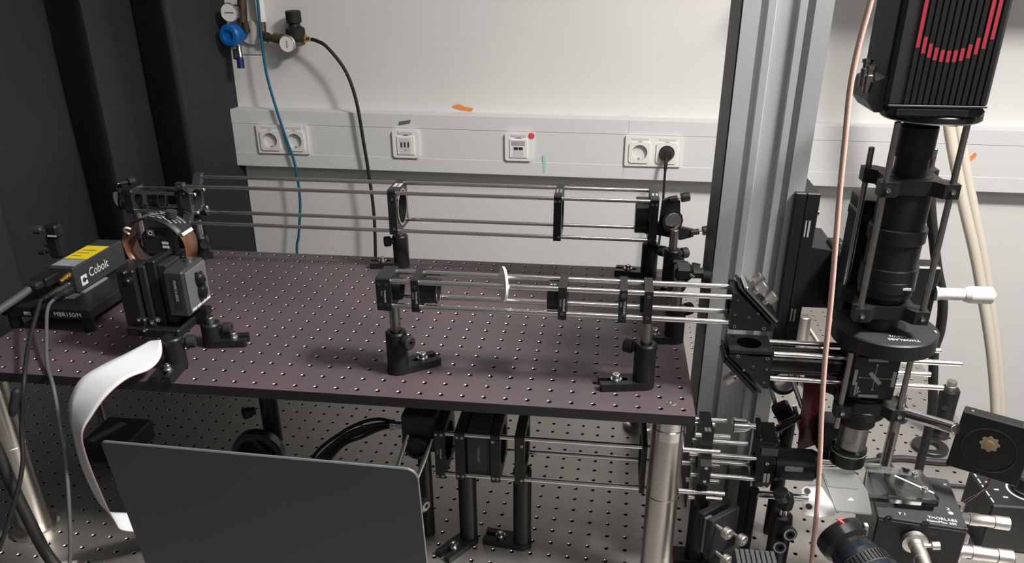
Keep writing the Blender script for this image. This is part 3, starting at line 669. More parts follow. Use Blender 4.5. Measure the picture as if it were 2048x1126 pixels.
# laser head on its base plate
t = thing('base_plate', (-835, 190, 0), 'black base plate with white printing carrying the laser box', 'base plate')
for (x, y) in ((-890, 112), (-782, 112), (-890, 268), (-782, 268)): B().cyl((x, y, .1), (x, y, 20), 8, n=14).build('foot', 'black', t)
pl = B().box(-900, 101, 20, -770, 280, 35, bev=1).build('plate', 'black', t)
lettering('MBR150/M', 6.2, (-821, 100.8, 24.2), (1, 0, 0), (0, 0, 1), pl, 'print')
B().box(-864, 99.8, 24, -855, 100.9, 28).build('printed_label', 'printgrey', pl)
t = thing('laser_box', (-840, 220, 35), 'dark laser box with yellow and grey labels on top and white lettering on its side', 'laser')
bx = B().box(-853, 150, 36.6, -815, 268, 74, bev=1.6).build('housing', 'darkgrey', t)
B().box(-851, 184, 74.02, -817, 238, 74.3).build('yellow_label', 'yellow', bx)
B().box(-851, 156, 74.02, -817, 182, 74.3).build('grey_label', 'greylabel', bx)
for k in range(4): B().box(-848, 160+k*5, 74.3, -824, 161.4+k*5, 74.4).build('small_print', 'printgrey', bx)
for k in range(3): B().box(-846, 194+k*12, 74.3, -832+k*4, 196+k*12, 74.4).build('small_print', 'darkprint', bx)
lettering('Cobolt', 13, (-814.9, 179, 49), (0, 1, 0), (0, 0, 1), bx, 'print', sx=.86)
lo = B().box(-814.95, 160.5, 43, -814.7, 173.5, 57).build('logo_square', 'print', bx)
B().lathe((-814.7, 167, 50), (1, 0, 0), [(3.8, 0), (3.2, .15), (0, .15)], 16).build('logo_dot', 'darkgrey', bx)
B().box(-814.7, 167, 48.6, -814.5, 173.5, 51.2).build('logo_cut', 'darkgrey', bx)
B().box(-836, 132, 35.2, -812, 150, 36.5).build('angle_plate', 'grey', t)
B().box(-814.6, 153, 35.2, -810, 210, 37.2).build('angle_plate', 'greylabel', t)
def plug_on(x, z, m1, r, ln, name, y=152):
    return B().lathe((x, y, z), (-.10, -1, -.15), [(r, 0), (r, ln*.3), (r*.8, ln*.32), (r*.8, ln*.6), (r*.68, ln*.62), (r*.68, ln)], 18).build(name, m1, t)
plug_on(-824, 63, 'brass', 5.4, 20, 'gold_connector')
plug_on(-829, 49, 'chrome', 5.6, 6, 'connector_collar')
B().box(-862, 122, 54, -836, 150, 68, bev=2).build('wide_connector', 'black', t)
B().box(-860, 108, 55, -840, 124, 66, bev=3).build('connector_hood', 'rubber', t)
def cable(name, pts, r, m_, label, boot=None):
    o = thing(name, pts[0], label, 'cable')
    B().tube(pts, r, 10).build('wire', m_, o)
    if boot:
        B().tube(boot, [6.2, 6.0, 5, 4, 3.4, 3.2], 12, sub=3).build('plug_boot', 'rubber', o)
        P0 = [Vector(p) for p in boot]
        for k in range(5):
            f = .45+.09*k; i = min(int(f*(len(P0)-1)), len(P0)-2); q = P0[i].lerp(P0[i+1], f*(len(P0)-1)-i); d = (P0[i+1]-P0[i]).normalized()
            B().cyl(q-d*.7, q+d*.7, 5.6-k*.35, n=12).build('boot_rib', 'rubber', o)
    return o
cable('black_cable', [(-836, 138, 45), (-841, 124, 42), (-834, 100, 46), (-828.6, 90, 46), (-799.4, 20, 22.3), (-765, -40, 8), (-772.5, -55, -45), (-768.7, -75, -88), (-776, -100, -133), (-800, -130, -200), (-830, -160, -260.5), (-850, -240, -261)], 2.6, 'rubber',
      'black cable from the laser, left one hanging over the board edge, with an inline plug', [(-828.5, 148, 48.5), (-831, 138, 47), (-834, 128, 46), (-836, 118, 45), (-835, 106, 45.5)])
B().lathe((-768.5, -50, 2), (-.22, -.35, -1), [(2.8, 0), (5, 3), (5.4, 6), (5.4, 26), (4, 30), (2.8, 34)], 16).build('inline_plug', 'rubber', loc=(-768, -50, 2)).parent = None
o = [k for k in col.objects if k.name.startswith('inline_plug')][0]; tag(o, 'black inline cable connector hanging at the board edge on the left cable', 'connector')
cable('black_cable', [(-827, 140, 42), (-827, 122, 42), (-824, 98, 38), (-803, 60, 25), (-764, 0, 8), (-734.4, -35, -6), (-722, -60, -73), (-708, -90, -121), (-704, -120, -190), (-712, -150, -261), (-720, -230, -261.5)], 2.3, 'greyrubber',
      'thinner grey-black cable hanging over the board edge right of the inline plug', [(-826, 150, 41), (-827, 142, 41.5), (-827.5, 132, 42), (-827.5, 124, 42), (-827, 114, 41.5)])
cable('grey_cable', [(-852, 114, 60), (-858, 104, 54), (-866, 92, 48), (-880, 70, 38), (-905, 30, 20), (-940, -40, -10), (-975, -110, -110), (-1000, -170, -258), (-1040, -230, -259)], 5.2, 'greyrubber', 'thick grey cable leaving the laser connector to the left')
t = thing('post_clamp', (-938, 285, 0), 'black post with rotating clamp and knurled knobs standing behind the laser', 'clamp')
B().cyl((-938, 285, TZ), (-938, 285, 40), 6.4).build('post', 'postgrey', t)
B().box(-948, 274, 36, -926, 296, 74, bev=4).build('clamp_body', 'black', t)
B().box(-942, 272, 70, -922, 290, 90, bev=3).build('clamp_head', 'black', t)
B().lathe((-940, 278, 82), (-1, -.15, 0), [(3, 0), (3, 10), (6.6, 10.4), (6.8, 20), (0, 20)], 18, [1, 0, 0, 0]).build('knob', ['darkgrey', 'chrome'], t)
B().lathe((-944, 276, 50), (-1, -.15, 0), [(4, 0), (4, 6), (7.5, 6.4), (7.5, 15), (0, 15)], 18).build('knob', 'blackmatte', t)
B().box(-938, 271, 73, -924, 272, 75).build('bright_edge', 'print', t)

# laptop seen from behind its lid
t = thing('laptop', (-400, -160, -170), 'dark grey laptop lid seen from behind at the bottom left', 'laptop')
LT = [Vector((-549, -208, 52.5)), Vector((-248.5, -215, 52))]
ux = (LT[1]-LT[0]).normalized(); up = Vector((0, -.11, 1)); up = (up-ux*up.dot(ux)).normalized(); wl = (LT[1]-LT[0]).length; hl = 214; rc = 11
ol = []
for (cx, cy, a0) in ((rc, rc-hl, 180), (wl-rc, rc-hl, 270), (wl-rc, -rc, 0), (rc*.35, -rc*.35, 90)):
    r_ = rc if not (cx < rc) else rc*.35
    for k in range(7): a = math.radians(a0+15*k); ol.append((cx+r_*math.cos(a), cy+r_*math.sin(a)))
B().prism(ol, LT[0], ux, up, 3.2).build('lid', 'laptop', t)
pts = [LT[0]+ux*a+up*b_ + ux.cross(up)*1.6 for a, b_ in ol]; pts.append(pts[0])
B().tube(pts, .8, 6, sub=1, caps=False).build('lid_rim', 'laptopedge', t)
B().box(-547, -192, -170, -308, -50, -158, bev=3).build('keyboard_base', 'laptop', t)
B().cyl((-520, -189, -160), (-280, -191, -160), 5, n=12).build('hinge', 'darkgrey', t)
tag(B().box(-540, -188, TZ+.2, -325, -56, -170.4, bev=3).build('equipment_case', 'blackmatte', loc=(-400, -90, TZ)), 'black equipment case under the laptop', 'case')
tag(B().box(-800, -75, TZ+.1, -762, -44, TZ+.6, R=rot('Z', 14)).build('paper_sheet', 'card', loc=(-780, -55, TZ)), 'corner of a white paper sheet on the table at the bottom left', 'paper')
# ------------------------------------------------------------------ under the breadboard
LY, LZ = 63.0, -104.0
def pillar(x, y, zt, ang, length, label, r=12.0):
    t = thing('pillar_stand', (x, y, TZ), label, 'post stand', 'black pillars under the lower rail')
    a = math.radians(ang); ux = Vector((math.cos(a), math.sin(a), 0)); uy = Vector((-math.sin(a), math.cos(a), 0)); bw = 13
    ol = [(bw*math.cos(math.radians(k)), bw*math.sin(math.radians(k))) for k in range(90, 271, 18)]
    s0 = 24
    B().prism(ol + [(length, -bw), (length, -3.6), (s0, -3.2), (s0, 3.2), (length, 3.6), (length, bw)], (x, y, TZ+.1), ux, uy, 9).build('base', 'black', t)
    B().lathe(Vector((x, y, TZ+9))+ux*length*.58, (0, 0, 1), [(7, .1), (7, 1.2), (4.8, 1.4), (4.8, 6.4), (2.4, 6.4), (2.4, 4), (0, 4)], 20).build('bolt', 'chrome', t)
    B().lathe((x, y, TZ+9), (0, 0, 1), [(r, 0), (r, zt-TZ-10.5), (r-1.5, zt-TZ-9.2)], 32).build('pillar', 'black', t)
    return t
pillar(-260, LY, LZ-35.7, 236, 50, 'left black pillar under the lower rail, base pointing to the lower left')
pillar(-187, LY, LZ-35.7, 172, 52, 'right black pillar under the lower rail, base pointing left')
t = thing('cage_rail', (-160, LY, LZ), 'lower cage rail of steel rods in the shade under the breadboard', 'optical rail')
rods(t, -297, 60, LY, LZ, 30, ends=[(-280, 52), (-280, 52), (-297, 64), (-297, 64)])
for x, th_, scs in ((-287, 11.5, ((-.3, .86), (.3, .86), (-.3, -.86), (.3, -.86))), (-261, 12.5, ((-.25, .8), (.25, .8), (-.25, -.8), (.25, -.8))), (-217, 11.5, ((-.25, .72), (-.2, -.8), (.25, -.8))), (-187, 12, ((.25, .62), (.25, -.8)))):
    cage_plate(t, x, LY, LZ, 35.6, 25.5, th_, scs, 'LCP01' if x == -287 else None, ch=2)
cage_plate(t, -36.5, LY, LZ, 35.6, 25.5, 6, (), None, ch=2)
bx = B().box(-254.5, 34, -138, -223, 92, -72, bev=2).build('cube_housing', 'darkgrey', t)
lettering('THORLABS', 3, (-240, 33.8, -92), (0, 0, -1), (1, 0, 0), bx, 'printgrey')
B().box(-253, 36, -72.4, -224, 90, -69, bev=.6).build('cube_lid', 'darkgrey', bx)
pl = B().holed((36.5, LY, LZ), (0, 1, 0), (0, 0, 1), [(-36, -12), (-36, 12), (-24, 26), (-24, 52), (-8, 52), (8, 52), (24, 52), (24, 26), (36, 12), (36, -12), (24, -26), (24, -54), (8, -54), (-8, -54), (-24, -54), (-24, -26)][::-1], 14, 13).build('adapter_plate', 'black', t)
for (y_, z_) in ((26.6, -94), (26.6, -113)): screw_side((37, y_, z_), pl, 2)
for k in range(2): B().box(33+k*4, 42, -52, 36+k*4, 50, -51.8).build('printed_label', 'print', pl)
rods(t, 20, 100, LY, LZ, 15, ends=[(18, 98), (24, 92), (22, 106), (24, 98)])
for yy in (-1, 1):
    for zz in (44, -47):
        B().lathe((22, LY+yy*18, LZ+zz), (1, 0, 0), [(2.6, 0), (3, .5), (3, 41), (2.6, 41.5)], 14).build('rod', 'rod', t)
B().cyl((41, LY, TZ+.1), (41, LY, -158.4), 12.5, n=28).build('pillar', 'black', t)
B().box(14, LY-14, TZ+.1, 60, LY+14, TZ+9, bev=1).build('pillar_base', 'black', t)
# focusing stage and horizontal objective
t = thing('focus_stage', (110, LY, LZ), 'black cage focusing stage with a knurled chrome knob, beside the small objective', 'stage')
B().holed((108, LY, LZ-2), (0, 1, 0), (0, 0, 1), [(-24, -12), (-24, 28), (-14, 40), (24, 40), (24, -12), (12, -27), (-12, -27)], 13, 18).build('body', 'black', t)
B().box(97, LY-22, -64.6, 121, LY+24, -61, bev=.6).build('top_plate', 'black', t)
B().box(100, LY-24.6, -78, 119, LY-23.8, -68).build('scale_plate', 'grey', t)
for (x, y) in ((99, LY-18), (99, LY-10), (99, LY-2), (119, LY-18), (119, LY-10), (119, LY-2), (99, LY+20), (119, LY+20)):
    B().lathe((x, y, -61), (0, 0, 1), [(1.9, 0), (1.9, 1.4), (0, 1.6)], 10).build('screw', 'chrome', t)
screw_side((109, LY-24, -90), t, 2); screw_side((109, LY-24, -124), t, 2)
for k in range(2): B().box(107+k*4.2, LY-24.3, -117, 110+k*4.2, LY-24, -104).build('printed_label', 'print', t)
B().lathe((95, LY-6, -50), (-1, 0, 0), [(4.4, -4), (4.4, 4), (3.6, 4.2), (3.6, 9), (6, 9.2), (6, 12), (8.5, 12.2), (8.8, 14), (8.8, 26), (9.6, 26.4), (9.6, 28), (8.6, 29), (0, 29)], 24).build('knob', 'chrome', t)
B().box(93, LY-12, -64, 99, LY+2, -42, bev=1).build('knob_bracket', 'black', t)
ob = B().lathe((117, LY, LZ), (1, 0, 0), [(19, 0), (19, 4), (21.4, 4.4), (21.4, 10), (19.6, 10.2), (19.6, 50), (17, 56), (8, 57), (0, 57)], 36, [1, 1, 1, 1, 1, 0, 0, 0]).build('objective', ['blackgloss', 'black'], t)
B().box(131, LY-20.6, LZ+3, 152, LY-18, LZ+9, bev=.3).build('printed_label', 'printgrey', ob)
# camera at the left end of the lower rail
t = thing('beam_camera', (-312, 62, -100), 'black boxy camera with two slanting rods at the left end of the lower rail', 'camera')
B().box(-338, 44, -112, -293.2, 104, -60, bev=2).build('housing', 'blackmatte', t)
B().lathe((-318, 44, -102), (0, -1, 0), [(16, 0), (16, 8), (12, 9), (11, 4), (0, 4)], 28).build('lens_ring', 'black', t)
for k, (a, b_) in enumerate((((-329, 42, -86), (-345.5, 10, -140)), ((-297, 40, -88), (-319, 8, -144)))):
    B().tube([a, b_], 3, 12, sub=1).build('rod', 'rod', t)
B().lathe((-338, 66, -88), (-1, 0, 0), [(7, 0), (7, 5), (5, 5.4), (5, 14), (7, 14.4), (7, 20), (0, 20)], 18).build('connector', 'chrome', t)
B().box(-344, 62, -118, -337.6, 78, -106, bev=1).build('connector', 'darkgrey', t)
B().cyl((-318, 72, TZ), (-318, 72, -112.2), 9, n=20).build('pillar', 'black', t)
for k, (dy, dz, r_) in enumerate(((0, 0, 2.6), (3, -5, 3.2), (6, -9, 3.6), (-2, -13, 2.4), (9, 4, 2.4))):
    tag(B().tube([(-358, 68+dy*.3, -88+dz*.3), (-380, 76+dy, -96+dz*.6), (-405, 84+dy, -109+dz), (-440, 92+dy, -134+dz), (-490, 100+dy*2, -190+dz*2), (-520, 110+dy*3, -255), (-600, 140+dy*3, -260)], r_, 8).build('black_cable', 'rubber', loc=(-358, 70, -88)),
        ('topmost', 'second from the top', 'thickest', 'lowest', 'rearmost')[k] + ' cable in the bundle leaving the boxy camera under the breadboard', 'cable', 'cables leaving the boxy camera')
# dark post and ring under the board, laptop behind
t = thing('ring_mount', (-577, 160, TZ), 'dark post with clamp and round lens ring in the shade under the breadboard', 'lens mount')
B().cyl((-574, 172, -200), (-574, 172, -13), 13, n=24).build('post', 'black', t)
B().cyl((-574, 172, TZ), (-574, 172, -200), 9, n=20).build('lower_post', 'black', t)
B().lathe((-590, 158, -140), (-.7, -.7, 0), [(6, 0), (6, 6), (8, 6.4), (8, 17), (0, 17)], 18).build('thumbscrew', 'blackmatte', t)
rg = B().lathe((-582, 140, -196), (.1, -1, 0), [(26, 0), (37, 0), (37, 14), (35, 15), (28, 15), (26, 12), (26, 0)], 40).build('ring', 'blackgloss', t)
lettering('THORLABS', 4, (-610, 124.6, -207), (.35, -.05, -.9), (.9, 0, .35), rg, 'printgrey')
B().box(-579, 136, -222, -572, 141, -166, R=rot('Y', -38)).build('spoke', 'black', t)
t = thing('small_instrument', (-870, 215, TZ), 'low black instrument box with a pale strip label under the left of the breadboard', 'instrument')
B().box(-900, 170, TZ+.1, -822, 255, -232, bev=3).build('housing', 'blackmatte', t)
B().box(-880, 178, -232, -866, 240, -231.6, R=rot('Z', -22)).build('strip_label', 'grey', t)
B().lathe((-832, 169, -246), (0, -1, .1), [(9, 0), (9, 10), (7, 11), (0, 11)], 20).build('knob', 'darkgrey', t)
tag(B().tube([(-1060, -140, -256), (-1000, -110, -200), (-930, -75, 10), (-870, -60, 15), (-830, -58, -40), (-812.6, -60, -70), (-797, -70, -118), (-780, -80, -160), (-755, -92, -215), (-715, -98, -251), (-660, -85, -256), (-600, -70, -256)], 7, 12).build('fat_cable', 'rubber', loc=(-812, -60, -66)), 'fat black cable curving down and across the table behind the thin cables', 'cable')
tag(B().lathe((-273, -118, -86), (.5, -.85, 0), [(5.6, 0), (5.6, 3), (8, 3.4), (8, 9), (4.4, 9), (4.2, 5), (0, 5)], 20, [0, 0, 0, 0, 1, 0, 0]).build('thumbscrew', ['black', 'chrome'], loc=(-273, -118, -86)), 'black thumbscrew with silver lettering peeking out right of the laptop edge', 'thumbscrew') if False else None
t = thing('post_stand', (-327, 24, TZ), 'black post holder half hidden behind the laptop edge, only its silver-lettered thumbscrew showing', 'post stand')
B().lathe((-327, 24, TZ+.1), (0, 0, 1), [(14, 0), (14, 5), (12, 5.2), (12, 100), (10.5, 102), (6.4, 102)], 28).build('holder', 'black', t)
B().cyl((-327, 24, TZ+98), (-327, 24, TZ+118), 6.35).build('post', 'postgrey', t)
kb = B().lathe((-316, 19, -171), (.86, -.5, 0), [(5, 0), (5, 4), (8.3, 4.4), (8.6, 14), (6.6, 15), (3, 15), (2.6, 12), (0, 12)], 20, [0, 0, 0, 0, 1, 0, 0]).build('thumbscrew', ['black', 'chrome'], t)
# ------------------------------------------------------------------ fold mirrors between rail and microscope
n45 = Vector((1, 0, 1)).normalized(); d45 = Vector((1, 0, -1)).normalized()
def corner_mirror(cy, top, x0, x1, z0, z1, label):
    """right-angle mirror block; the mirror plate lies on the slanting side"""
    zc_ = (z0+z1)/2
    t = thing('corner_mirror', (x0, cy, zc_), label, 'mirror mount')
    ya, yb = cy-21, cy+21
    k = 6
    poly = [(x0, z0), (x1, z0), (x1, z0+4), (x0+k, z1), (x0, z1)] if top else [(x0, z1), (x1, z1), (x1, z0), (x1-k+1, z0), (x0, z1-4)][::-1]
    B().prism(poly, (0, ya+5, 0), (1, 0, 0), (0, 0, 1), 5).build('side_plate', 'black', t)
    B().prism(poly, (0, yb, 0), (1, 0, 0), (0, 0, 1), 5).build('side_plate', 'black', t)
    sq = rect(40, 42)
    if top:
        B().holed((x0+3, cy, zc_), (0, 1, 0), (0, 0, 1), rect(32, z1-z0-1), 12, 5.8).build('entry_plate', 'black', t)
        B().holed(((x0+x1)/2, cy, z0+2.6), (1, 0, 0), (0, 1, 0), rect(x1-x0-1, 32), 12, 5).build('exit_plate', 'black', t)
    else:
        pl_ = B().holed(((x0+x1)/2, cy, z1+.6), (1, 0, 0), (0, 1, 0), rect(x1-x0, 42), 13.5, 6).build('entry_plate', 'black', t)
        for sx in (-15, 15):
            for sy in (-15, 15): B().lathe(((x0+x1)/2+sx, cy+sy, z1+3.5), (0, 0, 1), [(3.1, .2), (3, .21), (0, .21)], 14).build('rod_hole', 'socketdark', pl_)
        B().holed((x1-3, cy, zc_), (0, 1, 0), (0, 0, 1), rect(32, z1-z0-1), 12, 5.8).build('exit_plate', 'black', t)
    sg = 1 if top else -1
    mid = Vector(((x0+x1)/2 + sg*5.2, cy, zc_ + sg*5.2)); nn = n45*sg
    B().obox(mid, d45, Y_, n45, 62, 41, 2.6, bev=.8).build('mirror_frame', 'black', t)
    B().obox(mid+nn*4.5, d45, Y_, n45, 54, 40, 5, bev=1.5).build('kinematic_plate', 'chrome' if top else 'black', t)
    for (a, b_) in (((-13, -12), (3, -12), (-13, 13)) if top else ((-2, -12), (12, 14))):
        kp = mid + nn*7 + d45*a + Y_*b_
        B().lathe(kp, nn, [(2.6, 0), (2.6, 4), (5.4, 4.3), (5.8, 5), (5.8, 14), (5.2, 15), (0, 15)], 18, [1, 1, 0, 0, 0, 0]).build('adjuster', ['knob', 'chrome'], t)
    for (fx, fz) in ((.12, .10), (.80, .08), (.10, .42), (.42, .36), (.62, .48), (.12, .82)):
        zz = z0+fz*(z1-z0) if top else z1-fz*(z1-z0); xx = x0+fx*(x1-x0) if top else x1-fx*(x1-x0)
        screw_side((xx, ya, zz), t, 1.9 if fz < .2 else 1.3)
    return t
corner_mirror(50, True, 43, 89, 88, 131, 'black right-angle mirror block with nickel knobs on the right end of the front rail')
corner_mirror(41, False, 45.5, 92, 22, 64, 'black right-angle mirror block with open round top, below the one on the front rail')
HY, HZ = 38.0, 49.5
t = thing('cage_rail', (150, HY, HZ), 'short cage of four rods from the lower mirror block through the microscope cube', 'optical rail')
rods(t, 92, 280, HY, HZ, 15, ends=[(92.2, 287), (92.2, 276), (92.2, 275), (92.2, 272)])
B().lathe((93, HY, HZ), (1, 0, 0), [(15.2, 0), (15.2, 76), (14, 77), (12, 77)], 32, 0, False).build('lens_tube', 'blackgloss', t)

# ------------------------------------------------------------------ microscope column
MX, MY = 194.5, 27.0
t = thing('microscope', (MX, MY, 0), 'vertical black microscope tube in a steel rod cage, left of the pale pipes', 'microscope')
for sx in (-1, 1):
    B().lathe((MX+sx*30, MY-30, 122), (0, 0, 1), [(3, 0), (3, 198), (2.4, 198.6)], 16).build('rod', 'postgrey', t)
    B().lathe((MX+sx*30, MY+30, 118), (0, 0, 1), [(3, 0), (3, 166), (2.4, 166.6)], 16).build('rod', 'postgrey', t)
    B().lathe((MX+sx*30, MY-30, -8), (0, 0, 1), [(3, 0), (3, 92)], 16).build('rod', 'postgrey', t)
prof = [(17.5, 312), (17.5, 283), (15.5, 282.6), (15.5, 266), (22, 265.6), (24.2, 252), (24.2, 214), (27.6, 213.4), (27.6, 200), (26.6, 199), (25.4, 198.6), (25.4, 173), (27.6, 172.4), (27.6, 161), (27.2, 160.6), (27.6, 160.2), (27.6, 149), (26.2, 148), (26.2, 142), (20, 141), (20, 105.4)]
tb = B().lathe((MX, MY, 0), (0, 0, -1), [(r, -z) for r, z in prof], 48, caps=False).build('tube', 'black', t)
B().box(MX+8, MY-26.6, 154, MX+16, MY-24.8, 156.2).build('printed_label', 'print', tb)
def rod_clamp(z, th_, hole, name='rod_plate', gap=True):
    w_ = 35.6
    ol = [(-w_, -w_), (-w_+14, -w_), (-14, -26), (14, -26), (w_-14, -w_), (w_, -w_), (w_, -w_+14), (26, -14), (26, 14), (w_, w_-14), (w_, w_), (w_-14, w_), (14, 26), (-14, 26), (-w_+14, w_), (-w_, w_), (-w_, w_-14), (-26, 14), (-26, -14), (-w_, -w_+14)]
    pl = B().holed((MX, MY, z), (1, 0, 0), (0, 1, 0), ol, hole, th_).build(name, 'black', t)
    for sx in (-1, 1):
        B().lathe((MX+sx*29, MY-w_, z), (0, -1, 0), [(2.2, 0), (2.2, 3), (1.2, 3), (1.2, 1), (0, 1)], 14).build('set_screw', 'chrome', pl)
    return pl
rod_clamp(258, 14, 15.6); rod_clamp(128, 14, 20.2); rod_clamp(14, 13, 17)
w_ = thing('filter_wheel', (203, 27, 95), 'round black filter wheel disc with upside-down white lettering on the microscope', 'filter wheel')
wh = B().lathe((203, 27, 86), (0, 0, 1), [(50, 0), (52, 1), (52, 16.5), (50.5, 18), (20, 18.2)], 72, [0, 0, 0, 1]).build('disc', ['black', 'blackmatte'], w_)
B().lathe((203, 27, 104.2), (0, 0, 1), [(20.5, 0), (20.5, .6), (0, .6)], 32).build('hub', 'black', w_)
lettering('THORLABS', 4.4, (226, -8, 104.1), (-1, .03, 0), (0, -1, 0), wh, sx=1.0)
lettering('LTPW6', 3.8, (215, 0, 104.1), (-1, .03, 0), (0, -1, 0), wh)
for p in ((198, 10), (206, 13)): B().lathe((p[0], p[1], 104), (0, 0, 1), [(1.6, .2), (1.6, .8), (0, .8)], 10).build('screw', 'chrome', w_)
B().lathe((248, 14, 103), (.4, -.2, 1), [(2.2, 0), (2.2, 2), (0, 2)], 12).build('screw', 'chrome', w_)
B().lathe((176, 2, 84), (0, 0, 1), [(2.4, 0), (2.4, 2)], 12).build('screw', 'chrome', w_)
# beam splitter cube
c = thing('splitter_cube', (195, 27, 50), 'black beam splitter cube with grey bars and crossed arrows on its face', 'cube')
cb = B().box(170, 4, 24.5, 219, 53, 78, bev=2.5).build('housing', 'black', c)
fp = B().box(172, 2.6, 26.5, 217.5, 4.2, 76.5, bev=.8).build('face_plate', 'socketdark', c)
FY = 2.4
for (x0, z0, x1, z1) in ((185, 71.5, 205, 74.7), (182, 28.5, 202, 31.7), (173.6, 42.5, 177, 61), (212.5, 42.5, 216, 61)):
    B().box(x0, FY, z0, x1, FY+.3, z1).build('printed_bar', 'printgrey', fp)
B().box(186.5, FY-.05, 49.8, 204.5, FY+.25, 54, R=rot('Y', 47)).build('printed_bar', 'printgrey', fp)
for (x0, z0, x1, z1) in ((180, 51.6, 212, 52.2), (194.8, 38, 195.4, 68)): B().box(x0, FY+.05, z0, x1, FY+.3, z1).build('printed_arrow', 'printgrey', fp)
for (x, z) in ((180, 52), (212, 52), (195, 68), (195, 38)): B().lathe((x, FY+.2, z), (0, -1, 0), [(1.1, 0), (1.1, .2), (0, .2)], 10).build('printed_arrow', 'printgrey', fp)
for k in range(3): B().box(177+k*2.4, FY+.05, 30+k*2, 178.8+k*2.4, FY+.3, 46-k*5).build('small_print', 'printgrey', fp)
# lower nose and vertical objective
t2 = thing('objective', (194, 27, -70), 'vertical microscope objective with a green ring above the glass plate', 'objective')
B().lathe((194, 27, 24), (0, 0, -1), [(24, 0), (24, 14), (27, 16), (27, 26), (20, 30), (20, 40)], 40, caps=True).build('nosepiece', 'black', t2)
B().lathe((194, 27, -16), (0, 0, -1), [(15.5, 0), (15.5, 32)], 40).build('barrel', 'postgrey', t2)
B().lathe((193, 27, -48), (0, 0, -1), [(15.5, 0), (19.2, 2), (19.2, 5)], 40).build('collar', 'blackgloss', t2)
B().lathe((193, 27, -53), (0, 0, -1), [(19.3, 0), (19.3, 1)], 40, caps=False).build('green_ring', 'greenring', t2)
B().lathe((193, 27, -54), (0, 0, -1), [(19.2, 0), (19.2, .9)], 40, caps=False).build('white_ring', 'print', t2)
B().lathe((193, 27, -54.9), (0, 0, -1), [(19.2, 0), (19.2, 15), (16, 17.4), (6, 17.4)], 40).build('tip', 'blackgloss', t2)
lettering('20x/0.4', 3.4, (182, 16.2, -40), (.8, -.6, 0), (0, 0, 1), t2, 'printgrey')
t3 = thing('side_objective', (195, 88, -70), 'dark squat barrel left of the vertical objective, behind the red panel', 'objective')
B().box(174, 78, -92, 210, 104, -50, bev=2).build('holder_block', 'black', t3)
B().lathe((192, 84, -92), (.2, -.3, -1), [(15, 0), (15, 14), (11, 20), (0, 20)], 32).build('barrel', 'blackgloss', t3)
# camera on top
cmx = thing('science_camera', (189, 22, 325), 'big black finned camera with a red ring of fin paint at the top right', 'camera')
x0, x1, y0, y1, z0, z1 = 145, 233.5, -18, 66, 336, 470
body = B().box(x0+1, y0+1.4, z0, x1-1, y1, z1, bev=3).build('body', 'blackmatte', cmx)
B().prism([(x0+6, z0), (x1-5, z0), (x1-2, z0-3), (x1-6, z0-8), (x0+14, z0-9), (x0+4, z0-5)], (0, y1-3, 0), (1, 0, 0), (0, 0, 1), y1-y0-5).build('bottom_cap', 'black', cmx)
B().box(x0+11, y0+.2, z0-7, x1-16, y0+2, z0-1.2, bev=.6).build('name_plate', 'black', cmx)
B().box(x0+3, y0-.4, z0+.2, x1-2, y0+3, z0+2, bev=.4).build('edge_strip', 'darkgrey', cmx)
nf = 13; RC, RO, RI = Vector((189.8, 0, 410.5)), 36.2, 26.5
for k in range(nf):
    fx = x0+15.5+k*5.35
    fn = B().box(fx, y0, z0+2.2, fx+4.7, y0+4, z1-1, bev=.8).build('fin', 'black', cmx)
    xm = fx+2.35-RC.x; spans = []
    if abs(xm) < RO:
        zo = math.sqrt(RO*RO-xm*xm); zi = math.sqrt(max(RI*RI-xm*xm, 0)) if abs(xm) < RI else 0
        spans = [(-zo, -zi), (zi, zo)] if zi else [(-zo, zo)]
    for a, b_ in spans:
        if b_-a > 1: B().box(fx+.8, y0-.12, RC.z+a, fx+3.9, y0+.2, min(RC.z+b_, z1-2)).build('red_mark', 'redprint', fn)
for k in range(22):
    B().box(x0-1, y0+8+k*2.6, z0+24, x0+2, y0+9.5+k*2.6, z1-1).build('side_rib', 'black', cmx)
B().prism([(x0+1, z0+26), (x0-11, z0+20), (x0-14, z0+4), (x0-6, z0-6), (x0+1, z0-6)], (0, y0+62, 0), (1, 0, 0), (0, 0, 1), 56).build('side_pod', 'black', cmx)
for yy, zz in ((10, 28), (-4, 24)):
    B().lathe((x0-13, yy, z0+zz-14), (0, 0, 1), [(4.2, 0), (4.6, 10), (4.6, 15), (3.6, 16), (3.6, 20), (4.8, 20.4), (4.8, 23.5), (3.4, 23.5), (3, 19), (0, 19)], 18).build('hose_barb', 'postgrey', cmx)
B().lathe((MX+7, MY-1, z0-8.5), (0, 0, -1), [(43, 0), (44, 1), (44, 6), (42.5, 7.5), (18, 8)], 56, [1, 1, 0, 0]).build('mount_flange', ['steel', 'black'], cmx)
B().box(MX+9, MY-43, z0-16.5, MX+17, MY-38, z0-13, bev=.6).build('lock_tab', 'black', cmx)
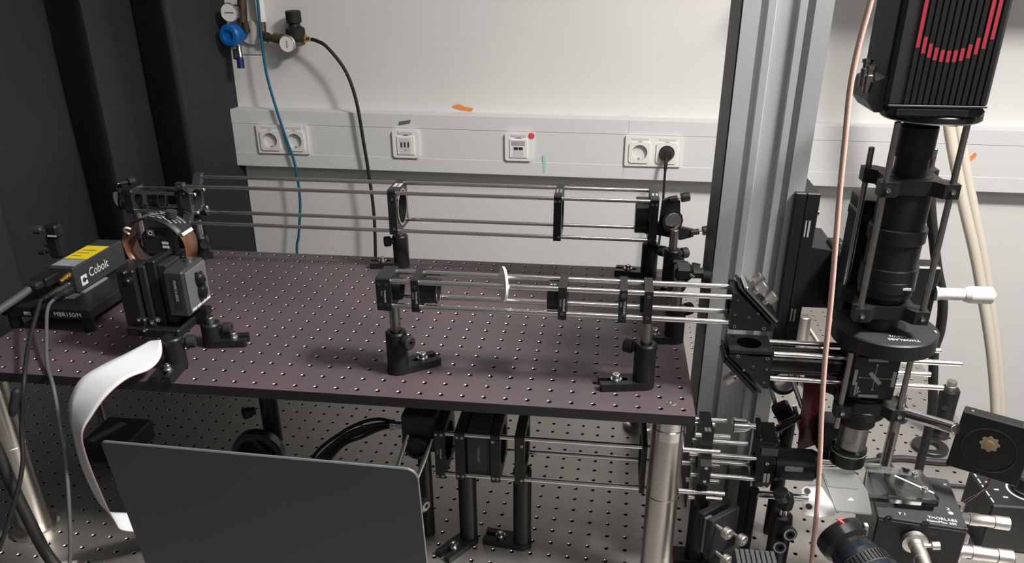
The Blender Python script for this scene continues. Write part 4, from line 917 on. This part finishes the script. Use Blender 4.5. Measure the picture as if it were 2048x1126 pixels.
# stage carrying the microscope, carriage on the column
cg = thing('column_carriage', (136, 200, 100), 'black carriage with white print clamped on the right side of the aluminium column', 'carriage')
cb = B().prism([(122, 206), (122, -6), (150.5, -6), (150.5, 206)][::-1], (0, 163, 0), (1, 0, 0), (0, 0, 1), -3) if False else B().box(122, 160, -6, 135, 169.4, 207, bev=1)
cb.box(135, 160, -6, 150.5, 262, 207, bev=1); cb = cb.build('clamp_body', 'black', cg)
for zz, ln in ((172, 18), (58, 15)):
    for k in range(2): B().box(138+k*3.6, 159.6, zz-ln, 139.6+k*3.6+k*.6, 160.1, zz+2).build('printed_label', 'printgrey', cb)
B().cyl((150, 175, 180), (155, 175, 180), 3, n=12).build('screw', 'chrome', cg)
arm = B().prism([(150.6, 140), (150.6, 62), (182, 62), (182, 136)][::-1], (0, 163, 0), (1, 0, 0), (0, 0, 1), -90)
arm.build('arm_block', 'black', cg)
B().prism([(150.6, 140), (168, 140), (150.6, 178)], (0, 262, 0), (1, 0, 0), (0, 0, 1), 10).build('gusset', 'black', cg)
B().box(176, 104, 66, 194, 200, 142, bev=2).build('stage_block', 'black', cg)
B().cyl((183, 160, 142), (183, 160, 148), 3.2, n=12).build('screw', 'chrome', cg)
for (y_, z_) in ((120, 112), (120, 86)): B().lathe((176, y_, z_), (-1, 0, 0), [(3, 0), (3, 2), (0, 2)], 12).build('screw', 'chrome', cg)
st = thing('focus_slide', (215, 90, 100), 'black vertical slide behind the microscope tube with a silver micrometer', 'slide')
B().box(167, 62, 98, 192, 104, 228, bev=1).build('rail', 'black', st)
B().box(164, 66, 204, 176, 98, 216, bev=2).build('rail_end', 'black', st)
B().box(192, 78, 88, 268, 104, 152, bev=2).build('slide_body', 'black', st)
for z_ in (214, 148): B().lathe((175, 61.8, z_-4), (0, -1, 0), [(4.6, 0), (4.6, 2.2), (2.2, 2.2), (2.2, .6), (0, .6)], 16).build('bolt', 'darkgrey', st)
mi = B().lathe((266, 78, 121.5), (1, 0, .012), [(8, 0), (8, 3), (6.6, 3.4), (6.6, 30), (7.4, 30.4), (9.4, 36), (9.4, 58), (8.4, 59), (4, 59), (4, 62), (0, 62)], 32).build('micrometer', 'offwhite', st)
# copper-coloured fibre in front of everything
P_ = [(150, -30, 1600), (128, -30, 700), (119, -30, 470), (114.3, -30, 424.6), (110.5, -30, 385), (110, -30, 351.8), (113.2, -30, 308), (116.6, -30, 262.6), (121, -30, 214), (126.5, -30, 152.8), (131.4, -30, 86.8), (138, -30, 25), (143.6, -31, -21), (151.7, -33, -100), (157, -36, -175), (163, -60, -240), (175, -110, -262)]
tag(B().tube(P_, 2.6, 10).build('fibre_cable', 'orange', loc=(119, -30, 470)), 'salmon-coloured braided fibre hanging down in front of the microscope', 'cable')
tag(B().tube([(205, 66.5, 385), (206, 95, 386), (215, 140, 372), (240, 185, 330), (262, 206, 290), (280, 205, 230), (290.5, 200, 180), (312, 200, 111), (329, 200, 65), (335, 200, 24), (334, 200, -5), (342, 200, -50), (356, 212, -105), (364, 225, -180), (368, 245, -252), (350, 330, -257)], 6, 12).build('black_cable', 'rubber', loc=(280, 205, 230)),
    'thick black cable running down behind the microscope to the table', 'cable')
# ------------------------------------------------------------------ right side of the table
t = thing('illuminator', (320, 5, -30), 'black square lamp block with a brass-coloured star plate, on a steel rod at the right', 'lamp')
A0 = Vector((298, 16, 11)); ux = Vector((53, -29, 0)).normalized(); uy = Vector((.03, -.02, 1)).normalized(); nn = ux.cross(uy)   # nn looks at the room
W_, H_ = 70, 72
cen = A0 + ux*(W_/2) - uy*(H_/2)
hb = B().obox(cen - nn*8, ux, uy, nn, W_, H_, 15, bev=1.2).build('housing', 'black', t)
star = []
for k in range(32):
    a = 2*math.pi*k/32; r_ = 9.6 if (k % 4) in (0, 1) else 7.8
    star.append((r_*math.cos(a), r_*math.sin(a)))
sp = B().prism(star, cen - nn*.4 + uy*6 - ux*2, ux, uy, .8).build('star_plate', 'led', t)
B().lathe(cen + nn*.4 + uy*6 - ux*2, nn, [(4, 0), (4, .8), (0, .9)], 20).build('emitter', 'gold', sp)
rgp = cen - nn*.45 - ux*1 - uy*2
B().lathe(rgp, nn, [(27, 0), (27, .6), (26.2, .9), (25.4, .6), (25.4, 0)], 48, caps=False).build('round_recess', 'black', t)
for k in (.12, .82): B().cyl(A0 + ux*(W_*k) - nn*6, A0 + ux*(W_*k) - nn*6 + uy*.6, 1.6, n=10).build('screw', 'chrome', t)
B().lathe(Vector((296, 14, -11)), Vector((-56, 104, -32)), [(5.4, 0), (5.4, 2), (6.5, 2.4), (6.5, 130), (5.4, 131)], 24).build('support_rod', 'rod', t)
for k in (0, 5): B().tube([(345, 12, -62), (346+k*.4, 22, -90), (345-k, 40, -120), (330, 60, -160)], 1, 6).build('red_wire', 'redpanel', t)
B().obox(cen + nn*-20 + ux*36 - uy*10, ux, uy, nn, 6, 40, 12, bev=1).build('clear_bracket', 'printgrey', t)
t = thing('rod_stand', (266, 104, TZ), 'grey steel post with a right-angle rod clamp left of the lamp block', 'post stand')
B().cyl((268, 104, TZ+.1), (268, 104, -22), 6.4, n=24).build('post', 'postgrey', t)
B().lathe((268, 104, TZ+.1), (0, 0, 1), [(20, 0), (20, 8), (8, 9)], 28).build('foot', 'black', t)
B().lathe((268, 104, -56), (0, 0, 1), [(12, 0), (13, 2), (13, 14), (11, 17)], 24).build('clamp_body', 'darkgrey', t)
B().obox((258, 98, -36), (1, 0, 0), (0, 1, 0), (0, 0, 1), 26, 26, 22, bev=4).build('clamp_arm', 'black', t)
B().lathe((262, 85, -32), (.1, -1, .1), [(5, 0), (5, 5), (3, 6), (0, 6)], 16).build('bolt', 'chrome', t)
tag(B().lathe((440, 372, TZ+.15), (0, 0, 1), [(13, 0), (27, 0), (27, 6), (25.5, 7), (14, 7), (13, 6), (13, 0)], 40, caps=False).build('spare_ring', 'black', loc=(440, 372, TZ)), 'spare black ring lying flat on the table below the green dot', 'ring')
t = thing('post_stand', (437, 385, TZ), 'black post holder with a steel tip and a round green sticker at the right', 'post stand')
hx, hy = 468.0, 415.0
t.location = Vector((hx, hy, TZ))*S; t['_base'] = (hx, hy, TZ)
B().lathe((hx, hy, TZ+.1), (0, 0, 1), [(16, 0), (16, 8), (15, 8.4), (15, 86), (12.6, 90), (8, 90)], 32).build('holder', 'black', t)
B().lathe((hx, hy, TZ+86), (0, 0, 1), [(7.5, 0), (7.5, 8), (6.6, 8.4), (6.6, 11), (7.5, 11.4), (7.5, 17), (4, 17.4)], 24).build('post', 'knob', t)
B().lathe((hx-7, hy-13, TZ+60), (-.5, -.86, 0), [(4, 0), (4, 1.6), (2, 1.6), (0, 1)], 14).build('set_screw', 'darkgrey', t)
B().lathe((hx-7, hy-13.2, TZ+28), (-.46, -.89, 0), [(8.6, 0), (8.6, 1.3), (0, 1.3)], 24).build('green_sticker', 'greendot', t)
tag(B().tube([(300, 306, -259), (340, 318, -259), (381, 330, -259), (425, 327, -259), (454, 328, -259), (478, 340, -259), (498, 372, -259), (504, 420, -259), (496, 470, -259)], 5, 10).build('black_cable', 'rubber', loc=(380, 330, TZ)), 'black cable lying on the table in a bend right of the objective', 'cable')
tag(B().tube([(300, 240, -261), (380, 262, -261), (440, 268, -261), (500, 262, -261)], 3, 8).build('black_cable', 'rubber', loc=(380, 262, TZ)), 'thin black cable lying straight on the table behind the positioning stage', 'cable')
tag(B().tube([(395, 290, -262), (410, 240, -262), (428, 190, -258), (432, 175, -258)], 2.2, 8).build('grey_cable', 'greyrubber', loc=(410, 240, TZ)), 'grey lead running from the long table cable towards the knob box', 'cable')
tag(B().tube([(330, 930, -261.5), (340.5, 833, -261.5), (347.6, 732, -261.5), (352, 640, -261.5)], 3, 8).build('beige_cable', 'beige', loc=(340, 800, TZ)), 'straight beige cable on the table far behind, right of the stub post', 'cable')
t = thing('pedestal_post', (268, 600, TZ), 'short fat steel pedestal post standing free at the back of the table', 'post')
B().lathe((262, 560, TZ+.1), (0, 0, 1), [(16, 0), (16, 6), (12.7, 6.5), (12.7, 140), (11.8, 141), (5, 141), (4, 137), (0, 137)], 36).build('body', 'steel', t)
# control box with knob
t = thing('control_box', (455, 190, -225), 'black control box with a big knob and a white dial arc at the right edge', 'controller')
bx = B().box(421, 128, TZ+.2, 560, 205, -190, bev=2).build('housing', 'black', t)
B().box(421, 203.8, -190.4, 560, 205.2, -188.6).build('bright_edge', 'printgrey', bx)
B().lathe((478, 165, -190), (0, 0, 1), [(17, 0), (17, 3), (15, 4), (14, 20), (12.5, 22), (0, 22)], 32).build('knob', 'blackmatte', t)
av = [(r_*math.cos(math.radians(a)), r_*math.sin(math.radians(a))) for r_, rng in ((24, range(120, 331, 10)), (21.6, range(330, 119, -10))) for a in rng]
B().prism(av, (478, 165, -189.9), X_, Y_, .3).build('dial_arc', 'print', bx)
for k in range(3): B().box(432+k*5, 178-k*16, -189.95, 438+k*5, 181-k*16, -189.7).build('small_print', 'printgrey', bx)
for k in range(5): B().box(424, 134+k*14, -189.95, 426, 144+k*14, -189.7).build('small_print', 'printgrey', bx)
# three-axis positioning stage
t = thing('positioning_stage', (265, 15, TZ), 'black three-axis positioning stage with white print and steel micrometers', 'stage')
ang = -.125; cc, ss = math.cos(ang), math.sin(ang); OX, OY = 222.0, -36.0
def L3(a, b_, z): return Vector((OX+cc*a-ss*b_, OY+ss*a+cc*b_, z))
ax_, ay_ = Vector((cc, ss, 0)), Vector((-ss, cc, 0))
def lbox(a0, b0, z0, a1, b1, z1, bev=0):
    return B().obox((L3((a0+a1)/2, (b0+b1)/2, (z0+z1)/2)), ax_, ay_, Z_, a1-a0, b1-b0, z1-z0, bev=bev)
bd = lbox(-6, 0, -176, 84, 92, -101, 1.5).build('body', 'black', t)
lbox(-6, .5, -101, 84, 92, -98, .8).build('top_plate', 'darkgrey', t)
lbox(-10, -20, TZ+.1, 110, 96, -236, 1).build('riser', 'darkgrey', t)
lbox(-4, 4, -236, 82, 90, -176.2, 1).build('lower_body', 'blackmatte', t)
lettering('THORLABS', 4.2, L3(46, 10, -97.9), ax_, ay_, bd, 'print'); lettering('NanoMax 300', 3.8, L3(44, 4, -97.9), ax_, ay_, bd, 'print', sx=.95)
lettering('Y 1', 4.2, L3(16, 9, -97.9), ax_, ay_, bd, 'print'); lettering('Z', 4, L3(69, 30, -97.9), ax_, ay_, bd, 'print'); lettering('X', 4, L3(76, 78, -97.9), ax_, ay_, bd, 'print')
B().lathe(L3(72, 25, -98), Z_, [(2.6, .05), (2.6, .3), (1.6, .3)], 16).build('printed_label', 'print', bd)
for a in (5, 42): B().lathe(L3(a, 1, -99.4), -ay_, [(4, 0), (4, 1.4), (2, 1.4), (0, .6)], 16).build('bolt', 'blackgloss', t)
B().lathe(L3(82, 2, -98), Z_, [(1.8, 0), (1.8, .8), (0, .8)], 12).build('screw', 'chrome', t)
def micrometer(p, d, label=None, k=1.0):
    d = Vector(d).normalized(); u, v, _ = frame(d)
    m_ = B().lathe(p, d, [(12.5*k, 0), (12.5*k, 2), (13.4*k, 2.4), (13.4*k, 7), (8*k, 8), (8*k, 14), (7.4*k, 14.3), (7.4*k, 20), (8.4*k, 20.5), (8.4*k, 30), (7.8*k, 30.5), (7.8*k, 46), (8.8*k, 46.6), (9*k, 62), (8*k, 63), (0, 63)], 28, [0]*13+[1, 1]).build('micrometer', ['knob', 'blackgloss'], t)
    return m_
m1 = micrometer(L3(34, -1, -121), (-.02, -1, -.06))
B().lathe(L3(47, -9, -120), (1, .0, .12), [(2.4, -6), (2.4, 3), (4.6, 3.4), (4.8, 11), (0, 11)], 18).build('lock_screw', 'knob', t)
m2 = micrometer(L3(85, 62, -128), (1, -.10, 0), k=.86)
B().lathe(L3(95, 66, -121), (0, .1, 1), [(4.4, 0), (4.8, 2), (4.8, 9), (0, 9.4)], 18).build('lock_screw', 'steel', t)
m3 = micrometer(L3(85, 30, -150), (1, -.10, 0), k=.95)
B().lathe(L3(96, 34, -140), (0, .1, 1), [(4.4, 0), (4.8, 2), (4.8, 9), (0, 9.4)], 18).build('lock_screw', 'steel', t)
for a in (52, 66, 81):
    B().lathe(L3(a, -.2, -158), -ay_, [(3.6, 0), (3.6, 2), (2.8, 2.2), (2.8, 6), (3.4, 6.2), (3.4, 9), (1.6, 9), (1.4, 4), (0, 4)], 16).build('gold_connector', 'brass', t)
# clear sample holder on the stage
t = thing('acrylic_plate', (240, 8, -98), 'clear acrylic plate bolted to the positioning stage, under the objective', 'plate')
pv = [(203.5, -19), (281, -21), (280, 34), (222, 37)]
B().prism(pv, (0, 0, -90.4), X_, Y_, 10).build('plate', 'acrylic', t)
B().prism([(240, -17), (279, -18), (278, 30), (240, 32)], (0, 0, -97.8), X_, Y_, 7.2).build('spacer', 'blackmatte', t)
for (x, y) in ((268, 22), (270, -6)):
    B().lathe((x, y, -80.3), Z_, [(4.4, 0), (4.4, .8), (3, 1), (3, 4), (1.4, 4), (1.2, 2), (0, 2)], 16).build('bolt', 'chrome', t)
B().obox((262, 4, -80.0), (30, -26, 0), (26, 30, 0), Z_, 44, 2.4, .5).build('milled_slot', 'print', t)
B().prism([(164, 38), (236, 38), (236, 30), (164, 30)][::-1], (0, 0, -81), X_, Y_, 3).build('cross_bar', 'acrylic', t)
t = thing('glass_slide', (180, -20, -80), 'frosted glass slide jutting out under the objective tip', 'slide')
B().prism([(163.5, 20), (163.5, -57), (199.6, -57.5), (206, -18), (201.5, 22)], (0, 0, -80.3), X_, Y_, 2.2).build('slide', 'glass', t)
B().prism([(164.5, 12), (165, -16), (196, -17), (197, 12)], (0, 0, -78), X_, Y_, 1.2).build('cover_glass', 'glass', t)
B().prism([(180, -38), (186, -38), (184.5, -33)], (0, 0, -78), X_, Y_, .5).build('paper_chip', 'card', t)
# bright card standing behind
t = thing('white_card', (180, 60, TZ), 'bright white card with two punched holes on a steel rod, behind the fibre', 'card')
cu_ = Vector((0, .84, .54)); cn_ = X_.cross(cu_)
cd = B().prism([(-18, -20), (2, -22), (20, -17), (22, -8), (14, 6), (8, 18), (-8, 20), (-17, 13)], (180, 61, -154), X_, cu_, 1).build('card', 'card', t)
for b_ in (11, -9): B().lathe(Vector((170, 61, -154)) + cu_*b_ + cn_*1.1, cn_, [(4, 0), (4, .3), (0, .3)], 18).build('punched_hole', 'socketdark', cd)
B().cyl((104, 63, -152), (170, 63, -152.5), 5, n=20).build('rod', 'rod', t)
B().cyl((104, 63, TZ+.1), (104, 63, -145), 6.3, n=20).build('post', 'blackmatte', t)
# post holder with two thumbscrews, in front
px_, py_ = 132.0, 20.0
t = thing('post_stand', (px_, py_, TZ), 'black post holder with two round-faced thumbscrews in front of the white card', 'post stand')
B().lathe((px_, py_, TZ+.1), Z_, [(17, 0), (17, 8), (13, 8.4), (13, 100), (11, 116), (6.5, 117)], 32).build('holder', 'black', t)
B().lathe((px_, py_, TZ+116), Z_, [(6.3, 0), (6.3, 12), (9, 12.4), (10, 22), (8, 30), (0, 31)], 24, [1, 1, 0, 0, 0]).build('swivel_top', ['black', 'chrome'], t)
B().lathe((px_-3, py_-4, -124), (-.5, -.2, 1), [(8, 0), (9, 4), (9, 14), (7, 17), (0, 17)], 22).build('swivel_head', 'blackgloss', t)
for (dx, z_) in ((4, -160), (-3, -180)):
    B().lathe((px_+dx, py_-12, z_), (.1*dx/4, -1, .15), [(6, 0), (6, 4), (8.4, 4.3), (8.6, 11), (7.4, 12), (5.6, 11.9), (3, 11.4), (2.6, 8), (0, 8)], 22, [0, 0, 0, 0, 1, 0, 0, 0]).build('thumbscrew', ['black', 'printgrey'], t)
# tilted mirror mount low at the centre right
t = thing('mirror_mount', (72, 22, TZ), 'square kinematic mirror mount turned at forty-five degrees with three nickel knobs, low at the right', 'mirror mount')
uu = Vector((30, 26, 0)).normalized(); nn = uu.cross(Z_)            # nn looks toward the room
c0 = Vector((60, 28, -184))
B().obox(c0 - nn*9, uu, Z_, nn, 50, 62, 9, bev=1.5).build('back_plate', 'black', t)
B().obox(c0 + nn*6, uu, Z_, nn, 50, 60, 8, bev=1.5).build('front_plate', 'blackmatte', t)
B().obox(c0 - nn*1.5 - uu*18, uu, Z_, nn, 10, 52, 4).build('spring_plate', 'grey', t)
for (a, z_) in ((-16, 20), (14, -4), (-10, -24)):
    B().lathe(c0 + nn*10 + uu*a + Z_*z_, nn, [(2.4, 0), (2.4, 12), (6.8, 12.4), (7.2, 14), (7.2, 20), (6.2, 21), (2.6, 21), (2.4, 19), (0, 19)], 22).build('adjuster', 'knob', t)
B().cyl(c0 - Z_*31 + nn*2, Vector((c0.x+nn.x*2, c0.y+nn.y*2, TZ+.1)), 9, n=20).build('pillar', 'black', t)
t = thing('angle_bracket', (112, 130, TZ), 'black upright block between column foot and steel rod', 'bracket')
B().box(84, 118, TZ+.1, 112, 150, -168, bev=2).build('block', 'black', t)
B().box(80, 112, TZ+.1, 96, 118, -150, R=rot('Z', 20)).build('web', 'grey', t)
# finned block at the bottom edge
t = thing('finned_block', (90, -58, TZ), 'dark grey block with parallel grooves on top at the bottom edge', 'block')
B().box(66, -112, TZ+.1, 112, -44, -153, bev=1).build('body', 'darkgrey', t)
for k in range(8): B().box(67+k*5.6, -111, -153, 71.4+k*5.6, -45, -149.6, bev=.4).build('fin', 'finblock', t)
B().box(60, -114, -176, 118, -112.2, -164).build('red_band', 'redprint', t)
# dark zoom lens pointing at the sample
t = thing('zoom_lens', (190, -70, -140), 'large blue-black zoom lens pointing up at the sample from the bottom right', 'lens')
p0 = Vector((170, -60, -106)); d = Vector((.38, -.90, -.22))
B().lathe(p0, d, [(0, 3), (20, 3), (22, 0), (26.5, .6), (27, 6), (26, 16), (22, 20), (22, 26)], 44).build('hood', 'blackgloss', t)
B().lathe(p0+d.normalized()*22, d, [(19, 0), (23, 3), (25, 12), (25, 18)], 44).build('front_barrel', 'bluelens', t)
gr = B().lathe(p0+d.normalized()*40, d, [(27, 0), (27.5, 1), (27.5, 13), (27, 14)], 44).build('grip_ring', 'darkgrey', t)
u, v, dn = frame(d)
rb = B()
for k in range(44):
    a = 2*math.pi*k/44; q = p0 + dn*47 + (u*math.cos(a)+v*math.sin(a))*27.9
    rb.obox(q, (u*-math.sin(a)+v*math.cos(a)), dn, (u*math.cos(a)+v*math.sin(a)), 1.7, 11, 1.4)
rb = rb.build('grip_ribs', 'rubber', t); rb['kind'] = 'stuff'
B().lathe(p0+dn*54, d, [(26, 0), (30, 2), (31, 30), (29, 60), (29, 90)], 44).build('rear_barrel', 'bluelens', t)
B().prism([(-4, 0), (5, 1), (3, -8)], p0+dn*3+Vector((-6, -4, 24.5)), X_, (0, .9, .1), 1.2).build('red_mark', 'red', t)
B().box(190, -72, -92, 194, -66, -84, bev=.5).build('lens_lug', 'printgrey', t)
# red panel and leaning rod cage behind the fibre
tag(B().prism([(150, 30), (176, 34), (186, -98), (160, -112)], (0, 108, 0), X_, Z_, 3).build('red_panel', 'redpanel', loc=(168, 108, TZ)), 'dark red translucent panel standing behind the salmon fibre', 'panel')
t = thing('leaning_cage', (140, 120, -50), 'black ring holder on leaning steel rods, left of the red panel', 'lens mount')
B().holed((132, 128, -22), (1, .2, 0), (0, .2, 1), [(18*math.cos(math.radians(k)), 18*math.sin(math.radians(k))) for k in range(0, 360, 15)], 12.5, 20).build('ring_holder', 'black', t)
B().lathe((131, 112, -18), (-.1, -1, 0), [(12.4, 0), (12.4, 1), (0, 1)], 28).build('lens', 'glass', t)
for a, b_ in (((136, 112, -4), (157, 108, -50)), ((146, 116, -8), (160, 112, -28)), ((112, 150, -10), (146, 128, -104)), ((152, 126, -58), (166, 120, -96))):
    B().cyl(a, b_, 3.1, n=16).build('rod', 'rod', t)
B().tube([(128, 116, -92), (136, 112, -84), (150, 112, -72), (164, 118, -66)], [4, 4, 3.4], 10).build('arm', 'black', t)
B().box(128, 118, -78, 150, 134, -56, R=rot('Y', -32), bev=3).build('arm_block', 'black', t)
B().cyl((150, 132, TZ+.1), (150, 132, -78), 9, n=20).build('post', 'black', t)
B().lathe((164, 118, -86), (0, -1, 0), [(2.8, 0), (2.8, 3), (1.4, 3), (0, 2)], 14).build('bolt', 'chrome', t)
for o in bpy.data.objects:
    if '_base' in o: del o['_base']
